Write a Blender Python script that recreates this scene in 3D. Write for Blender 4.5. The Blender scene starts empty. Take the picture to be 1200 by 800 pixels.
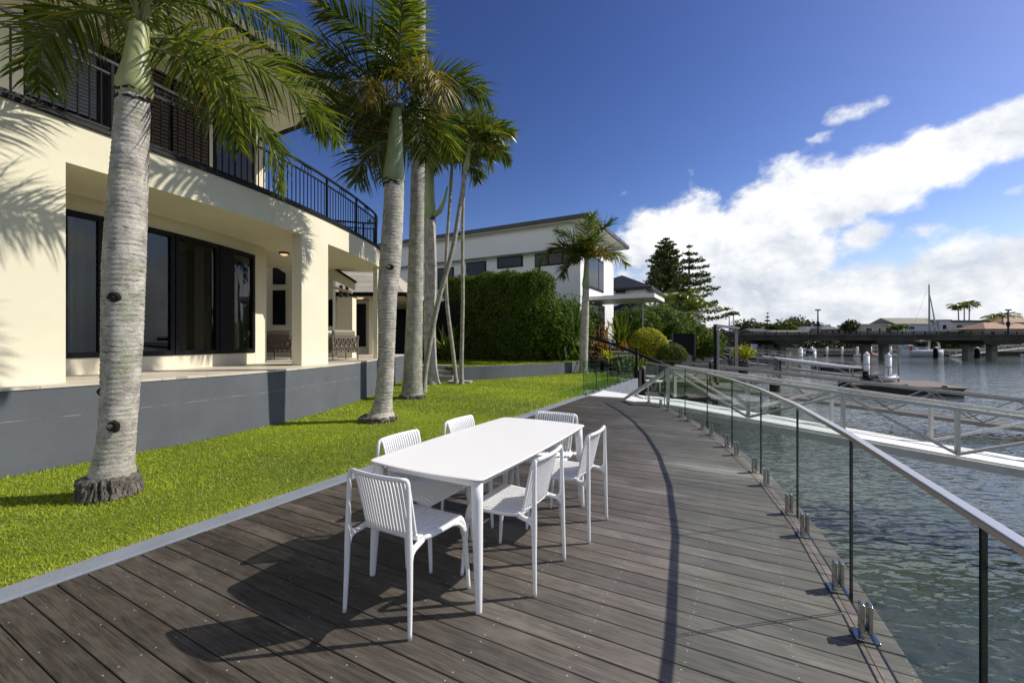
import bpy, math, random
import numpy as np
from mathutils import Vector, Matrix

random.seed(7)
RNG = np.random.default_rng(11)
R = math.radians
sc = bpy.context.scene
COL = sc.collection

# ------------------------------------------------------------------ camera, light, world
F, H = 500.0, 1.5
cam_d = bpy.data.cameras.new('camera')
cam_d.lens = 15.0
cam_d.sensor_width = 36.0
cam_d.clip_start = 0.05
cam_d.clip_end = 8000
cam = bpy.data.objects.new('camera', cam_d)
cam.location = (0, 0, H)
cam.rotation_euler = (R(90), 0, 0)
COL.objects.link(cam)
sc.camera = cam

SUN_AZ, SUN_EL = 79.5, 41.5          # azimuth from +Y towards +X
sd = Vector((math.sin(R(SUN_AZ)) * math.cos(R(SUN_EL)), math.cos(R(SUN_AZ)) * math.cos(R(SUN_EL)), math.sin(R(SUN_EL))))
sun_d = bpy.data.lights.new('sun', 'SUN')
sun_d.energy = 5.0
sun_d.angle = R(0.55)
sun_d.color = (1.0, 0.95, 0.86)
sun = bpy.data.objects.new('sun', sun_d)
sun.rotation_euler = (-sd).to_track_quat('-Z', 'Y').to_euler()
sun.location = (20, 5, 30)
COL.objects.link(sun)

sc.view_settings.view_transform = 'Standard'
sc.view_settings.look = 'None'
sc.view_settings.exposure = 0.07
sc.view_settings.gamma = 1.0
sc.view_settings.use_curve_mapping = False
sc.cycles.use_denoising = True
sc.cycles.max_bounces = 8
sc.cycles.transparent_max_bounces = 24
sc.cycles.diffuse_bounces = 3
sc.cycles.glossy_bounces = 4
sc.cycles.transmission_bounces = 4
sc.cycles.caustics_reflective = False
sc.cycles.caustics_refractive = False
sc.cycles.sample_clamp_indirect = 6


class NT:
    """small helper to write node maths"""
    def __init__(self, tree):
        self.t = tree
        self.n = tree.nodes
        self.l = tree.links

    def new(self, kind, **kw):
        n = self.n.new(kind)
        for k, v in kw.items():
            setattr(n, k, v)
        return n

    def put(self, sock, v):
        if hasattr(v, 'is_output') or isinstance(v, bpy.types.NodeSocket):
            self.l.new(v, sock)
        elif isinstance(v, (tuple, list)) and len(v) == 3 and sock.type == 'RGBA':
            sock.default_value = (*v, 1)
        else:
            sock.default_value = v

    def m(self, op, a, b=None, c=None, clamp=False):
        n = self.n.new('ShaderNodeMath')
        n.operation = op
        n.use_clamp = clamp
        self.put(n.inputs[0], a)
        if b is not None:
            self.put(n.inputs[1], b)
        if c is not None:
            self.put(n.inputs[2], c)
        return n.outputs[0]

    def mix(self, f, a, b):
        n = self.n.new('ShaderNodeMix')
        n.data_type = 'RGBA'
        self.put(n.inputs[0], f)
        self.put(n.inputs[6], a)
        self.put(n.inputs[7], b)
        return n.outputs[2]

    def mul(self, col, f):
        n = self.n.new('ShaderNodeMix')
        n.data_type = 'RGBA'
        n.blend_type = 'MULTIPLY'
        n.inputs[0].default_value = 1
        self.put(n.inputs[6], col)
        self.put(n.inputs[7], f)
        return n.outputs[2]

    def rng(self, v, a, b, c=0.0, d=1.0, smooth=False):
        n = self.n.new('ShaderNodeMapRange')
        if smooth:
            n.interpolation_type = 'SMOOTHSTEP'
        self.put(n.inputs[0], v)
        for i, x in enumerate((a, b, c, d)):
            n.inputs[1 + i].default_value = x
        return n.outputs[0]

    def noise(self, vec, scale, detail=4, rough=0.55, dist=0.0):
        n = self.n.new('ShaderNodeTexNoise')
        n.inputs['Scale'].default_value = scale
        n.inputs['Detail'].default_value = detail
        n.inputs['Roughness'].default_value = rough
        n.inputs['Distortion'].default_value = dist
        if vec is not None:
            self.l.new(vec, n.inputs['Vector'])
        return n.outputs['Fac']

    def mapping(self, vec, scale=(1, 1, 1), rot=(0, 0, 0), loc=(0, 0, 0)):
        n = self.n.new('ShaderNodeMapping')
        n.inputs['Scale'].default_value = scale
        n.inputs['Rotation'].default_value = rot
        n.inputs['Location'].default_value = loc
        self.l.new(vec, n.inputs['Vector'])
        return n.outputs[0]


def make_world():
    w = bpy.data.worlds.new('World')
    sc.world = w
    w.use_nodes = True
    w.node_tree.nodes.clear()
    t = NT(w.node_tree)
    sky = t.new('ShaderNodeTexSky', sky_type='NISHITA')
    sky.sun_disc = False
    sky.sun_elevation = R(SUN_EL)
    sky.sun_rotation = R(SUN_AZ)
    sky.altitude = 0
    sky.air_density = 1.0
    sky.dust_density = 0.5
    sky.ozone_density = 3.0
    hs = t.new('ShaderNodeHueSaturation')
    hs.inputs['Hue'].default_value = 0.512
    hs.inputs['Saturation'].default_value = 1.12
    hs.inputs['Value'].default_value = 1.0
    t.l.new(sky.outputs[0], hs.inputs['Color'])
    gm = t.new('ShaderNodeGamma')
    gm.inputs[1].default_value = 1.5
    t.l.new(t.mul(hs.outputs[0], (0.1, 0.1, 0.1)), gm.inputs[0])
    tc = t.new('ShaderNodeTexCoord')
    d = tc.outputs['Generated']
    sep = t.new('ShaderNodeSeparateXYZ')
    t.l.new(d, sep.inputs[0])
    x, y, z = sep.outputs
    az = t.m('MULTIPLY', t.m('ARCTAN2', x, y), 57.29578)
    el = t.m('MULTIPLY', t.m('ARCSINE', z), 57.29578)
    # cloud lobes: (azimuth, elevation, radius az, radius el, weight)
    lobes = [(18.0, 13.0, 5.4, 5.0, 1.1), (23.5, 12, 6, 6.6, 1.2), (29, 11, 6.5, 7.6, 1.2), (31.5, 13.8, 4.6, 4.8, 1.15), (36, 14.3, 4.8, 4.6, 1.15),
             (40.5, 15.9, 4.2, 3.7, 1.1), (45, 17.0, 4.4, 3.0, 1.15), (50.5, 17.9, 5.4, 3.1, 1.2), (58, 19, 7, 4.0, 1.1),
             (34.5, 9.5, 4.6, 4.2, 1.1), (39.0, 10.8, 3.4, 2.6, 0.85), (24, 4.5, 13, 7.0, 1.2), (36, 3.6, 11, 5.4, 1.2), (49, 4.2, 9, 5.0, 1.15), (66, 5, 14, 6, 1.0), (60, 14, 7, 5, 0.9), (74, 16, 8, 7, 1.0),
             (39.0, 22.8, 3.4, 1.3, 0.50), (36.2, 21.0, 2.2, 1.0, 0.42), (49.5, 13.0, 2.2, 1.4, 0.50), (44, 10.5, 3.0, 1.2, 0.45), (45, 14.5, 2.4, 0.8, 0.42), (95, 14, 16, 9, 0.8), (150, 12, 30, 10, 0.8),
             (-70, 8, 25, 6, 0.5), (-130, 20, 38, 14, 1.0), (-178, 24, 30, 14, 1.0), (178, 24, 30, 14, 1.0), (-95, 12, 22, 7, 0.8), (6, -1, 8, 4, 0.5), (24, 27, 9, 3.0, 0.12)]  # the broad lobes behind the camera are unseen clouds added to fill shaded faces
    clear = t.mix(t.rng(el, -1.0, 13.0, smooth=True), (5.2, 6.2, 7.9), t.mul(gm.outputs[0], (20.0, 16.6, 14.4)))
    tot = None
    for a0, e0, ra, re, wgt in lobes:
        da = t.m('DIVIDE', t.m('SUBTRACT', az, a0), ra)
        de = t.m('DIVIDE', t.m('SUBTRACT', el, e0), re)
        q = t.m('ADD', t.m('MULTIPLY', da, da), t.m('MULTIPLY', de, de))
        g = t.m('MULTIPLY', t.m('EXPONENT', t.m('MULTIPLY', q, -1.0)), wgt)
        tot = g if tot is None else t.m('SMOOTH_MAX', tot, g, 0.15)
    vec = t.mapping(d, scale=(1, 1, 1.35))
    n1 = t.noise(vec, 6.5, 12, 0.56, 0.1)
    n2 = t.noise(t.mapping(d, scale=(1, 1, 2.4), loc=(3, 1, 2)), 3.2, 6, 0.55)
    n3 = t.noise(t.mapping(d, scale=(1, 1, 1.5), loc=(7, 2, 5)), 17, 10, 0.65, 0.3)
    f = t.m('ADD', tot, t.m('MULTIPLY', t.m('SUBTRACT', n1, 0.5), 1.55))
    f = t.m('ADD', f, t.m('MULTIPLY', t.m('SUBTRACT', n3, 0.5), 0.55))
    f = t.m('SUBTRACT', f, t.rng(tot, 0.02, 0.22, 0.30, 0.0))
    dens = t.rng(f, 0.38, 0.72, smooth=True)
    # billows: the side of each puff that faces the sun is bright, the far side and the bases are greyer
    off = tuple(0.055 * c for c in (sd.x * 0.6 + 0.1, sd.y * 0.3, sd.z * 0.9))
    n1s = t.noise(t.mapping(vec, loc=off), 6.5, 12, 0.56, 0.1)
    n3s = t.noise(t.mapping(d, scale=(1, 1, 1.5), loc=(7 + off[0] * 0.35, 2, 5 + off[2] * 0.35)), 17, 10, 0.65, 0.3)
    lit = t.m('ADD', t.m('MULTIPLY', t.m('SUBTRACT', n1, n1s), 2.6), t.m('MULTIPLY', t.m('SUBTRACT', n3, n3s), 0.9))
    base = t.rng(el, 0.0, 15.0, 0.0, 1.0, smooth=True)
    shade = t.m('ADD', t.m('MULTIPLY', base, 0.42), t.m('MULTIPLY', t.rng(n2, 0.36, 0.62), 0.34))
    shade = t.m('ADD', t.m('ADD', shade, lit), 0.15, clamp=True)
    ccol = t.mix(shade, (6.0, 6.45, 7.3), (11.0, 11.0, 10.9))
    col = t.mix(t.m('MULTIPLY', dens, 0.97), clear, ccol)
    bg = t.new('ShaderNodeBackground')
    bg.inputs['Strength'].default_value = 0.10
    t.l.new(col, bg.inputs['Color'])
    out = t.new('ShaderNodeOutputWorld')
    t.l.new(bg.outputs[0], out.inputs[0])


make_world()

# ------------------------------------------------------------------ helpers
US, UC = math.sin(R(28.3)), math.cos(R(28.3))


def UV(u, v, z=None):
    """site axes: u along the kerb away from the camera, v towards the water"""
    x, y = US * u + UC * v, UC * u - US * v
    return (x, y) if z is None else (x, y, z)


def toUV(x, y):
    return US * x + UC * y, UC * x - US * y


def W(px, py, Z):
    return ((px - 600) * Z / F, Z, H - (py - 400) * Z / F)


def WX(px, Z):
    return ((px - 600) * Z / F, Z)


def tag(o, label, cat, group=None):
    o['label'] = label
    o['category'] = cat
    if group:
        o['group'] = group
    return o


def thing(name, label, cat, loc=(0, 0, 0), rotz=0.0, group=None):
    o = bpy.data.objects.new(name, None)
    o.empty_display_size = 0.2
    o.location = loc
    o.rotation_euler = (0, 0, rotz)
    COL.objects.link(o)
    return tag(o, label, cat, group)


def link(name, me, mat=None, parent=None):
    o = bpy.data.objects.new(name, me)
    COL.objects.link(o)
    if mat is not None and not me.materials:
        for m_ in (mat if isinstance(mat, (list, tuple)) else [mat]):
            me.materials.append(m_)
    if parent is not None:
        o.parent = parent
    return o


def woff(o):
    v = Vector((0, 0, 0))
    while o is not None:
        v += o.location
        o = o.parent
    return v


def copy_tree(o, parent=None):
    kids = [c for c in o.children]
    c = o.copy()
    COL.objects.link(c)
    c.parent = parent
    for k in kids:
        copy_tree(k, c)
    return c


class MB:
    def __init__(self):
        self.v = []
        self.f = []
        self.s = []
        self.mi = []

    def add(self, vs, fs, smooth=False, mi=0):
        o = len(self.v)
        self.v += [tuple(p) for p in vs]
        for f in fs:
            self.f.append(tuple(i + o for i in f))
            self.s.append(smooth)
            self.mi.append(mi)

    def box(self, c, s, rz=0.0, mi=0, taper=1.0):
        hx, hy, hz = s[0] / 2, s[1] / 2, s[2] / 2
        ca, sa = math.cos(rz), math.sin(rz)
        vs = []
        for dz in (-1, 1):
            k = taper if dz > 0 else 1.0
            for dx, dy in ((-1, -1), (1, -1), (1, 1), (-1, 1)):
                x, y = dx * hx * k, dy * hy * k
                vs.append((c[0] + ca * x - sa * y, c[1] + sa * x + ca * y, c[2] + dz * hz))
        self.add(vs, [(3, 2, 1, 0), (4, 5, 6, 7), (0, 1, 5, 4), (1, 2, 6, 5), (2, 3, 7, 6), (3, 0, 4, 7)], mi=mi)
        return self

    def prism(self, poly, z0, z1, mi=0):
        n = len(poly)
        a = sum(poly[i][0] * poly[(i + 1) % n][1] - poly[(i + 1) % n][0] * poly[i][1] for i in range(n))
        if a < 0:
            poly = poly[::-1]
        vs = [(p[0], p[1], z0) for p in poly] + [(p[0], p[1], z1) for p in poly]
        fs = [tuple(range(n))[::-1], tuple(range(n, 2 * n))]
        fs += [(i, (i + 1) % n, n + (i + 1) % n, n + i) for i in range(n)]
        self.add(vs, fs, mi=mi)
        return self

    def strip(self, pts, t, z0, z1, side=1, mi=0):
        """wall of thickness t along a plan polyline (side +1 = left of travel); z0, z1 numbers or lists"""
        P = [Vector((p[0], p[1])) for p in pts]
        n = len(P)
        Q = []
        for i in range(n):
            d = (P[min(i + 1, n - 1)] - P[max(i - 1, 0)]).normalized()
            Q.append(P[i] + Vector((-d.y, d.x)) * t * side)
        z0 = z0 if isinstance(z0, (list, tuple)) else [z0] * n
        z1 = z1 if isinstance(z1, (list, tuple)) else [z1] * n
        vs = []
        for i in range(n):
            vs += [(P[i].x, P[i].y, z0[i]), (P[i].x, P[i].y, z1[i]), (Q[i].x, Q[i].y, z1[i]), (Q[i].x, Q[i].y, z0[i])]
        fs = []
        for i in range(n - 1):
            a, b = 4 * i, 4 * i + 4
            fs += [(a, b, b + 1, a + 1), (a + 1, b + 1, b + 2, a + 2), (a + 2, b + 2, b + 3, a + 3), (a + 3, b + 3, b, a)]
        fs += [(0, 1, 2, 3), (4 * n - 1, 4 * n - 2, 4 * n - 3, 4 * n - 4)]
        if side > 0:
            fs = [f[::-1] for f in fs]
        self.add(vs, [f[::-1] for f in fs], mi=mi)
        return self

    def tube(self, path, r, n=8, cap=True, mi=0, smooth=True, sx=1.0):
        P = [Vector(p) for p in path]
        rs = r if isinstance(r, (list, tuple)) else [r] * len(P)
        k = len(P)
        vs = []
        up = None
        for i in range(k):
            d = (P[min(i + 1, k - 1)] - P[max(i - 1, 0)])
            d = d.normalized() if d.length > 1e-9 else Vector((0, 0, 1))
            if up is None:
                up = Vector((0, 0, 1)) if abs(d.z) < 0.9 else Vector((1, 0, 0))
            a = d.cross(up)
            if a.length < 1e-6:
                a = d.orthogonal()
            a.normalize()
            b = a.cross(d).normalized()
            up = b
            for j in range(n):
                th = 2 * math.pi * j / n
                vs.append(P[i] + a * math.cos(th) * rs[i] * sx + b * math.sin(th) * rs[i])
        fs = [(i * n + j, i * n + (j + 1) % n, (i + 1) * n + (j + 1) % n, (i + 1) * n + j) for i in range(k - 1) for j in range(n)]
        self.add(vs, fs, smooth, mi)
        if cap:
            o = len(self.v) - k * n
            self.f += [tuple(o + j for j in range(n))[::-1], tuple(o + (k - 1) * n + j for j in range(n))]
            self.s += [False, False]
            self.mi += [mi, mi]
        return self

    def bar(self, a, b, w, h, mi=0):
        """rectangular bar from a to b, w across (horizontal), h in the upright sense"""
        a, b = Vector(a), Vector(b)
        d = (b - a).normalized()
        s = d.cross(Vector((0, 0, 1)))
        if s.length < 1e-4:
            s = Vector((1, 0, 0))
        s.normalize()
        u = s.cross(d).normalized()
        vs = []
        for p in (a, b):
            for i, j in ((-1, -1), (1, -1), (1, 1), (-1, 1)):
                vs.append(p + s * i * w / 2 + u * j * h / 2)
        self.add(vs, [(0, 1, 2, 3), (7, 6, 5, 4), (0, 4, 5, 1), (1, 5, 6, 2), (2, 6, 7, 3), (3, 7, 4, 0)], mi=mi)
        return self

    def lathe(self, prof, c=(0, 0, 0), n=20, mi=0, smooth=True, sy=1.0):
        vs = []
        for r_, z_ in prof:
            for j in range(n):
                th = 2 * math.pi * j / n
                vs.append((c[0] + r_ * math.cos(th), c[1] + sy * r_ * math.sin(th), c[2] + z_))
        k = len(prof)
        fs = [(i * n + j, i * n + (j + 1) % n, (i + 1) * n + (j + 1) % n, (i + 1) * n + j) for i in range(k - 1) for j in range(n)]
        self.add(vs, fs, smooth, mi)
        o = len(self.v) - k * n
        self.f += [tuple(o + j for j in range(n))[::-1], tuple(o + (k - 1) * n + j for j in range(n))]
        self.s += [False, False]
        self.mi += [mi, mi]
        return self

    def grid(self, rows, smooth=True, mi=0, closed=False):
        n = len(rows[0])
        vs = [p for r_ in rows for p in r_]
        fs = []
        for i in range(len(rows) - 1):
            for j in range(n if closed else n - 1):
                fs.append((i * n + j, i * n + (j + 1) % n, (i + 1) * n + (j + 1) % n, (i + 1) * n + j))
        self.add(vs, fs, smooth, mi)
        return self

    def build(self, name, mat, parent=None, world=True, bevel=0.0, seg=2):
        off = woff(parent) if (parent is not None and world) else Vector((0, 0, 0))
        me = bpy.data.meshes.new(name)
        me.from_pydata([(p[0] - off.x, p[1] - off.y, p[2] - off.z) for p in self.v], [], self.f)
        me.polygons.foreach_set('use_smooth', self.s)
        mats = mat if isinstance(mat, (list, tuple)) else [mat]
        for m_ in mats:
            me.materials.append(m_)
        if len(mats) > 1:
            me.polygons.foreach_set('material_index', self.mi)
        me.update()
        o = link(name, me, None, parent)
        if bevel:
            b = o.modifiers.new('bevel', 'BEVEL')
            b.width = bevel
            b.segments = seg
            b.limit_method = 'ANGLE'
            b.angle_limit = R(40)
        return o


def struct(o):
    o['kind'] = 'structure'
    return o


def fast_mesh(name, verts, k, tint=None, mat=None, parent=None, smooth=False):
    """verts (N,k,3): N separate k-gons"""
    n = len(verts)
    me = bpy.data.meshes.new(name)
    me.vertices.add(n * k)
    me.vertices.foreach_set('co', np.ascontiguousarray(verts, dtype=np.float32).ravel())
    me.loops.add(n * k)
    me.loops.foreach_set('vertex_index', np.arange(n * k, dtype=np.int32))
    me.polygons.add(n)
    me.polygons.foreach_set('loop_start', np.arange(0, n * k, k, dtype=np.int32))
    me.polygons.foreach_set('loop_total', np.full(n, k, dtype=np.int32))
    if smooth:
        me.polygons.foreach_set('use_smooth', np.ones(n, dtype=bool))
    if tint is not None:
        at = me.attributes.new('tint', 'FLOAT', 'FACE')
        at.data.foreach_set('value', np.ascontiguousarray(tint, dtype=np.float32))
    me.update()
    me.validate()
    return link(name, me, mat, parent)


def catmull(pts, n=8):
    P = [Vector(p) for p in pts]
    out = []
    for i in range(len(P) - 1):
        p0, p1, p2, p3 = P[max(i - 1, 0)], P[i], P[i + 1], P[min(i + 2, len(P) - 1)]
        for k in range(n):
            t = k / n
            out.append(0.5 * ((2 * p1) + (p2 - p0) * t + (2 * p0 - 5 * p1 + 4 * p2 - p3) * t * t + (3 * p1 - p0 - 3 * p2 + p3) * t ** 3))
    out.append(P[-1])
    return out


def cut_by_px(curve, a, b):
    """the stretch of a plan curve between two bearings (given as photo columns)"""
    out = []
    pp = [600 + F * p[0] / p[1] if p[1] > 0.05 else -1e6 for p in curve]
    for i in range(len(curve)):
        if i and ((pp[i - 1] < a <= pp[i]) or (pp[i - 1] < b <= pp[i])):
            for q in sorted([q for q in (a, b) if pp[i - 1] < q <= pp[i]]):
                # solve along the segment for the bearing
                lo, hi = curve[i - 1], curve[i]
                t0, t1 = 0.0, 1.0
                for _ in range(30):
                    tm = (t0 + t1) / 2
                    pm = lo.lerp(hi, tm)
                    if pm[1] > 0.05 and 600 + F * pm[0] / pm[1] >= q:
                        t1 = tm
                    else:
                        t0 = tm
                out.append(lo.lerp(hi, t1))
        if a < pp[i] < b:
            out.append(curve[i])
    return out


# ------------------------------------------------------------------ materials
def mat(name, col, rough=0.6, metal=0.0, var=0.12, vscale=3.0, bump=0.0, bscale=40.0, spec=0.5, col2=None, stretch=(1, 1, 1), coat=0.0):
    m_ = bpy.data.materials.new(name)
    m_.use_nodes = True
    t = NT(m_.node_tree)
    b = t.n['Principled BSDF']
    b.inputs['Roughness'].default_value = rough
    b.inputs['Metallic'].default_value = metal
    b.inputs['Specular IOR Level'].default_value = spec
    if coat:
        b.inputs['Coat Weight'].default_value = coat
    tc = t.new('ShaderNodeTexCoord')
    vec = t.mapping(tc.outputs['Object'], scale=stretch)
    n = t.noise(vec, vscale, 6, 0.6)
    c2 = col2 if col2 else tuple(c * (1 - var * 1.6) for c in col)
    c1 = col if col2 else tuple(min(1, c * (1 + var * 0.6)) for c in col)
    t.put(b.inputs['Base Color'], t.mix(t.rng(n, 0.3, 0.7), c2, c1))
    if bump:
        bp = t.new('ShaderNodeBump')
        bp.inputs['Strength'].default_value = bump
        bp.inputs['Distance'].default_value = 0.02
        t.l.new(t.noise(vec, bscale, 5, 0.6), bp.inputs['Height'])
        t.l.new(bp.outputs[0], b.inputs['Normal'])
    return m_


def leaf_mat(name, c1, c2, c3=None, trans=0.3, rough=0.45, tcol=None, spec=0.4):
    m_ = bpy.data.materials.new(name)
    m_.use_nodes = True
    t = NT(m_.node_tree)
    b = t.n['Principled BSDF']
    at = t.new('ShaderNodeAttribute', attribute_name='tint')
    cr = t.new('ShaderNodeValToRGB')
    cr.color_ramp.elements[0].color = (*c1, 1)
    cr.color_ramp.elements[1].color = (*c2, 1)
    if c3:
        e = cr.color_ramp.elements.new(0.93)
        e.color = (*c2, 1)
        cr.color_ramp.elements[2].color = (*c3, 1)
    t.l.new(at.outputs['Fac'], cr.inputs[0])
    t.l.new(cr.outputs[0], b.inputs['Base Color'])
    b.inputs['Roughness'].default_value = rough
    b.inputs['Specular IOR Level'].default_value = spec
    tr = t.new('ShaderNodeBsdfTranslucent')
    g = t.mul(cr.outputs[0], tcol or (1.5, 1.6, 0.6))
    t.l.new(g, tr.inputs['Color'])
    mx = t.new('ShaderNodeMixShader')
    mx.inputs[0].default_value = trans
    t.l.new(b.outputs[0], mx.inputs[1])
    t.l.new(tr.outputs[0], mx.inputs[2])
    t.l.new(mx.outputs[0], t.n['Material Output'].inputs[0])
    return m_


def glass_mat(name, tint=(0.86, 0.93, 0.89), refl=1.0, rough=0.0):
    m_ = bpy.data.materials.new(name)
    m_.use_nodes = True
    t = NT(m_.node_tree)
    t.n.remove(t.n['Principled BSDF'])
    tr = t.new('ShaderNodeBsdfTransparent')
    tr.inputs[0].default_value = (*tint, 1)
    gl = t.new('ShaderNodeBsdfGlossy')
    gl.inputs['Roughness'].default_value = rough
    fr = t.new('ShaderNodeFresnel')
    ge = t.new('ShaderNodeNewGeometry')
    t.put(fr.inputs[0], t.rng(ge.outputs['Backfacing'], 0, 1, 1.5, 1 / 1.5))
    mx = t.new('ShaderNodeMixShader')
    t.l.new(t.m('MULTIPLY', fr.outputs[0], refl, clamp=True), mx.inputs[0])
    t.l.new(tr.outputs[0], mx.inputs[1])
    t.l.new(gl.outputs[0], mx.inputs[2])
    t.l.new(mx.outputs[0], t.n['Material Output'].inputs[0])
    return m_


def deck_mat():
    m_ = bpy.data.materials.new('weathered_deck_wood')
    m_.use_nodes = True
    t = NT(m_.node_tree)
    b = t.n['Principled BSDF']
    tc = t.new('ShaderNodeTexCoord')
    uv = tc.outputs['UV']                      # x metres along the board, y metres across the deck
    sep = t.new('ShaderNodeSeparateXYZ')
    t.l.new(uv, sep.inputs[0])
    at = t.new('ShaderNodeAttribute', attribute_name='tint')
    rnd = at.outputs['Fac']
    cmb = t.new('ShaderNodeCombineXYZ')
    t.l.new(sep.outputs[0], cmb.inputs[0])
    t.l.new(sep.outputs[1], cmb.inputs[1])
    t.l.new(t.m('MULTIPLY', rnd, 37.0), cmb.inputs[2])
    v = cmb.outputs[0]
    grain = t.noise(t.mapping(v, scale=(1.6, 34, 1)), 2.2, 7, 0.65, 0.9)
    fine = t.noise(t.mapping(v, scale=(5, 190, 1)), 2.0, 4, 0.6, 0.2)
    patch = t.noise(t.mapping(v, scale=(1.6, 5.5, 1)), 1.3, 7, 0.62, 0.5)
    worn = t.noise(t.mapping(uv, scale=(0.55, 0.8, 1)), 1.5, 8, 0.68, 0.4)
    c = t.mix(t.rng(grain, 0.36, 0.66), (0.026, 0.021, 0.016), (0.112, 0.094, 0.077))
    c = t.mix(t.m('MULTIPLY', t.rng(patch, 0.50, 0.72), 0.7), c, (0.160, 0.140, 0.116))
    c = t.mix(t.m('MULTIPLY', t.rng(worn, 0.50, 0.78), 0.55), c, (0.165, 0.155, 0.145))
    c = t.mul(c, t.mix(t.rng(fine, 0.3, 0.7), (0.80, 0.80, 0.80), (1.12, 1.12, 1.12)))
    c = t.mul(c, t.mix(rnd, (0.70, 0.69, 0.68), (1.22, 1.20, 1.18)))
    c = t.mul(c, (0.84, 0.83, 0.81))
    # base colour turns paler and greyer towards the water side of the deck
    pale_zone = t.rng(t.m('ADD', sep.outputs[0], t.m('MULTIPLY', t.m('SUBTRACT', worn, 0.5), 2.0)), -2.6, 0.2, 0, 1, smooth=True)
    c = t.mix(pale_zone, c, t.mix(0.35, t.mul(c, (2.4, 2.42, 2.44)), (0.15, 0.146, 0.140)))
    # bleached stretch of boards by the water side
    bx = t.m('DIVIDE', t.m('ADD', sep.outputs[0], 0.05), 0.75)
    by = t.m('DIVIDE', t.m('SUBTRACT', sep.outputs[1], 5.50), 0.16)
    bl = t.m('EXPONENT', t.m('MULTIPLY', t.m('ADD', t.m('MULTIPLY', bx, bx), t.m('MULTIPLY', by, by)), -1.0))
    bl = t.m('MULTIPLY', bl, t.rng(t.m('ADD', grain, worn), 0.7, 1.15))
    c = t.mix(t.m('MULTIPLY', bl, 0.9), c, (0.40, 0.38, 0.33))
    # scuff scratches
    scr = t.noise(t.mapping(uv, scale=(2.0, 9, 1), rot=(0, 0, 0.6)), 3.0, 8, 0.75, 1.6)
    c = t.mix(t.m('MULTIPLY', t.rng(scr, 0.66, 0.74), 0.35), c, (0.26, 0.24, 0.22))
    # two pale screw heads per board at each joist
    sx = t.m('SUBTRACT', t.m('FRACT', t.m('ADD', t.m('DIVIDE', sep.outputs[0], 0.46), t.m('MULTIPLY', rnd, 0.035))), 0.5)
    sx = t.m('MULTIPLY', sx, 0.46)
    fy = t.m('FRACT', t.m('DIVIDE', sep.outputs[1], 0.141))
    sy1 = t.m('MULTIPLY', t.m('SUBTRACT', t.m('ABSOLUTE', t.m('SUBTRACT', fy, 0.5)), 0.30), 0.141)
    rr = t.m('SQRT', t.m('ADD', t.m('MULTIPLY', sx, sx), t.m('MULTIPLY', sy1, sy1)))
    c = t.mix(t.m('LESS_THAN', rr, 0.0034), c, (0.50, 0.47, 0.43))
    t.put(b.inputs['Base Color'], c)
    t.put(b.inputs['Roughness'], t.rng(grain, 0.3, 0.7, 0.62, 0.46))
    b.inputs['Specular IOR Level'].default_value = 0.45
    bp = t.new('ShaderNodeBump')
    bp.inputs['Strength'].default_value = 0.35
    bp.inputs['Distance'].default_value = 0.004
    t.l.new(t.m('ADD', grain, t.m('MULTIPLY', fine, 0.5)), bp.inputs['Height'])
    t.l.new(bp.outputs[0], b.inputs['Normal'])
    return m_


def trunk_mat(name, light=(0.45, 0.415, 0.365), dark=(0.085, 0.075, 0.062), lichen=(0.34, 0.355, 0.235), ring=11.0):
    m_ = bpy.data.materials.new(name)
    m_.use_nodes = True
    t = NT(m_.node_tree)
    b = t.n['Principled BSDF']
    b.inputs['Roughness'].default_value = 0.85
    tc = t.new('ShaderNodeTexCoord')
    o = tc.outputs['Object']
    n1 = t.noise(o, 7, 7, 0.65)
    n2 = t.noise(t.mapping(o, scale=(7, 7, 34)), 1.0, 7, 0.7, 0.8)
    n3 = t.noise(t.mapping(o, scale=(1, 1, 0.7), loc=(4, 2, 1)), 5.0, 6, 0.7)
    n4 = t.noise(t.mapping(o, loc=(9, 2, 1)), 42, 4, 0.7)
    c = t.mix(t.rng(n1, 0.36, 0.62), tuple(x * 0.60 for x in light), tuple(min(1, x * 1.25) for x in light))
    c = t.mix(t.m('MULTIPLY', t.rng(n3, 0.50, 0.62), 0.8), c, lichen)
    c = t.mix(t.m('MULTIPLY', t.rng(n2, 0.555, 0.66), 0.9), c, dark)
    c = t.mix(t.m('MULTIPLY', t.rng(n4, 0.56, 0.70), 0.6), c, tuple(x * 1.3 for x in dark))
    t.put(b.inputs['Base Color'], c)
    bp = t.new('ShaderNodeBump')
    bp.inputs['Strength'].default_value = 0.8
    bp.inputs['Distance'].default_value = 0.02
    t.l.new(t.m('ADD', t.m('SUBTRACT', 1.0, n2), t.m('MULTIPLY', n4, 0.5)), bp.inputs['Height'])
    t.l.new(bp.outputs[0], b.inputs['Normal'])
    return m_


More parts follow.
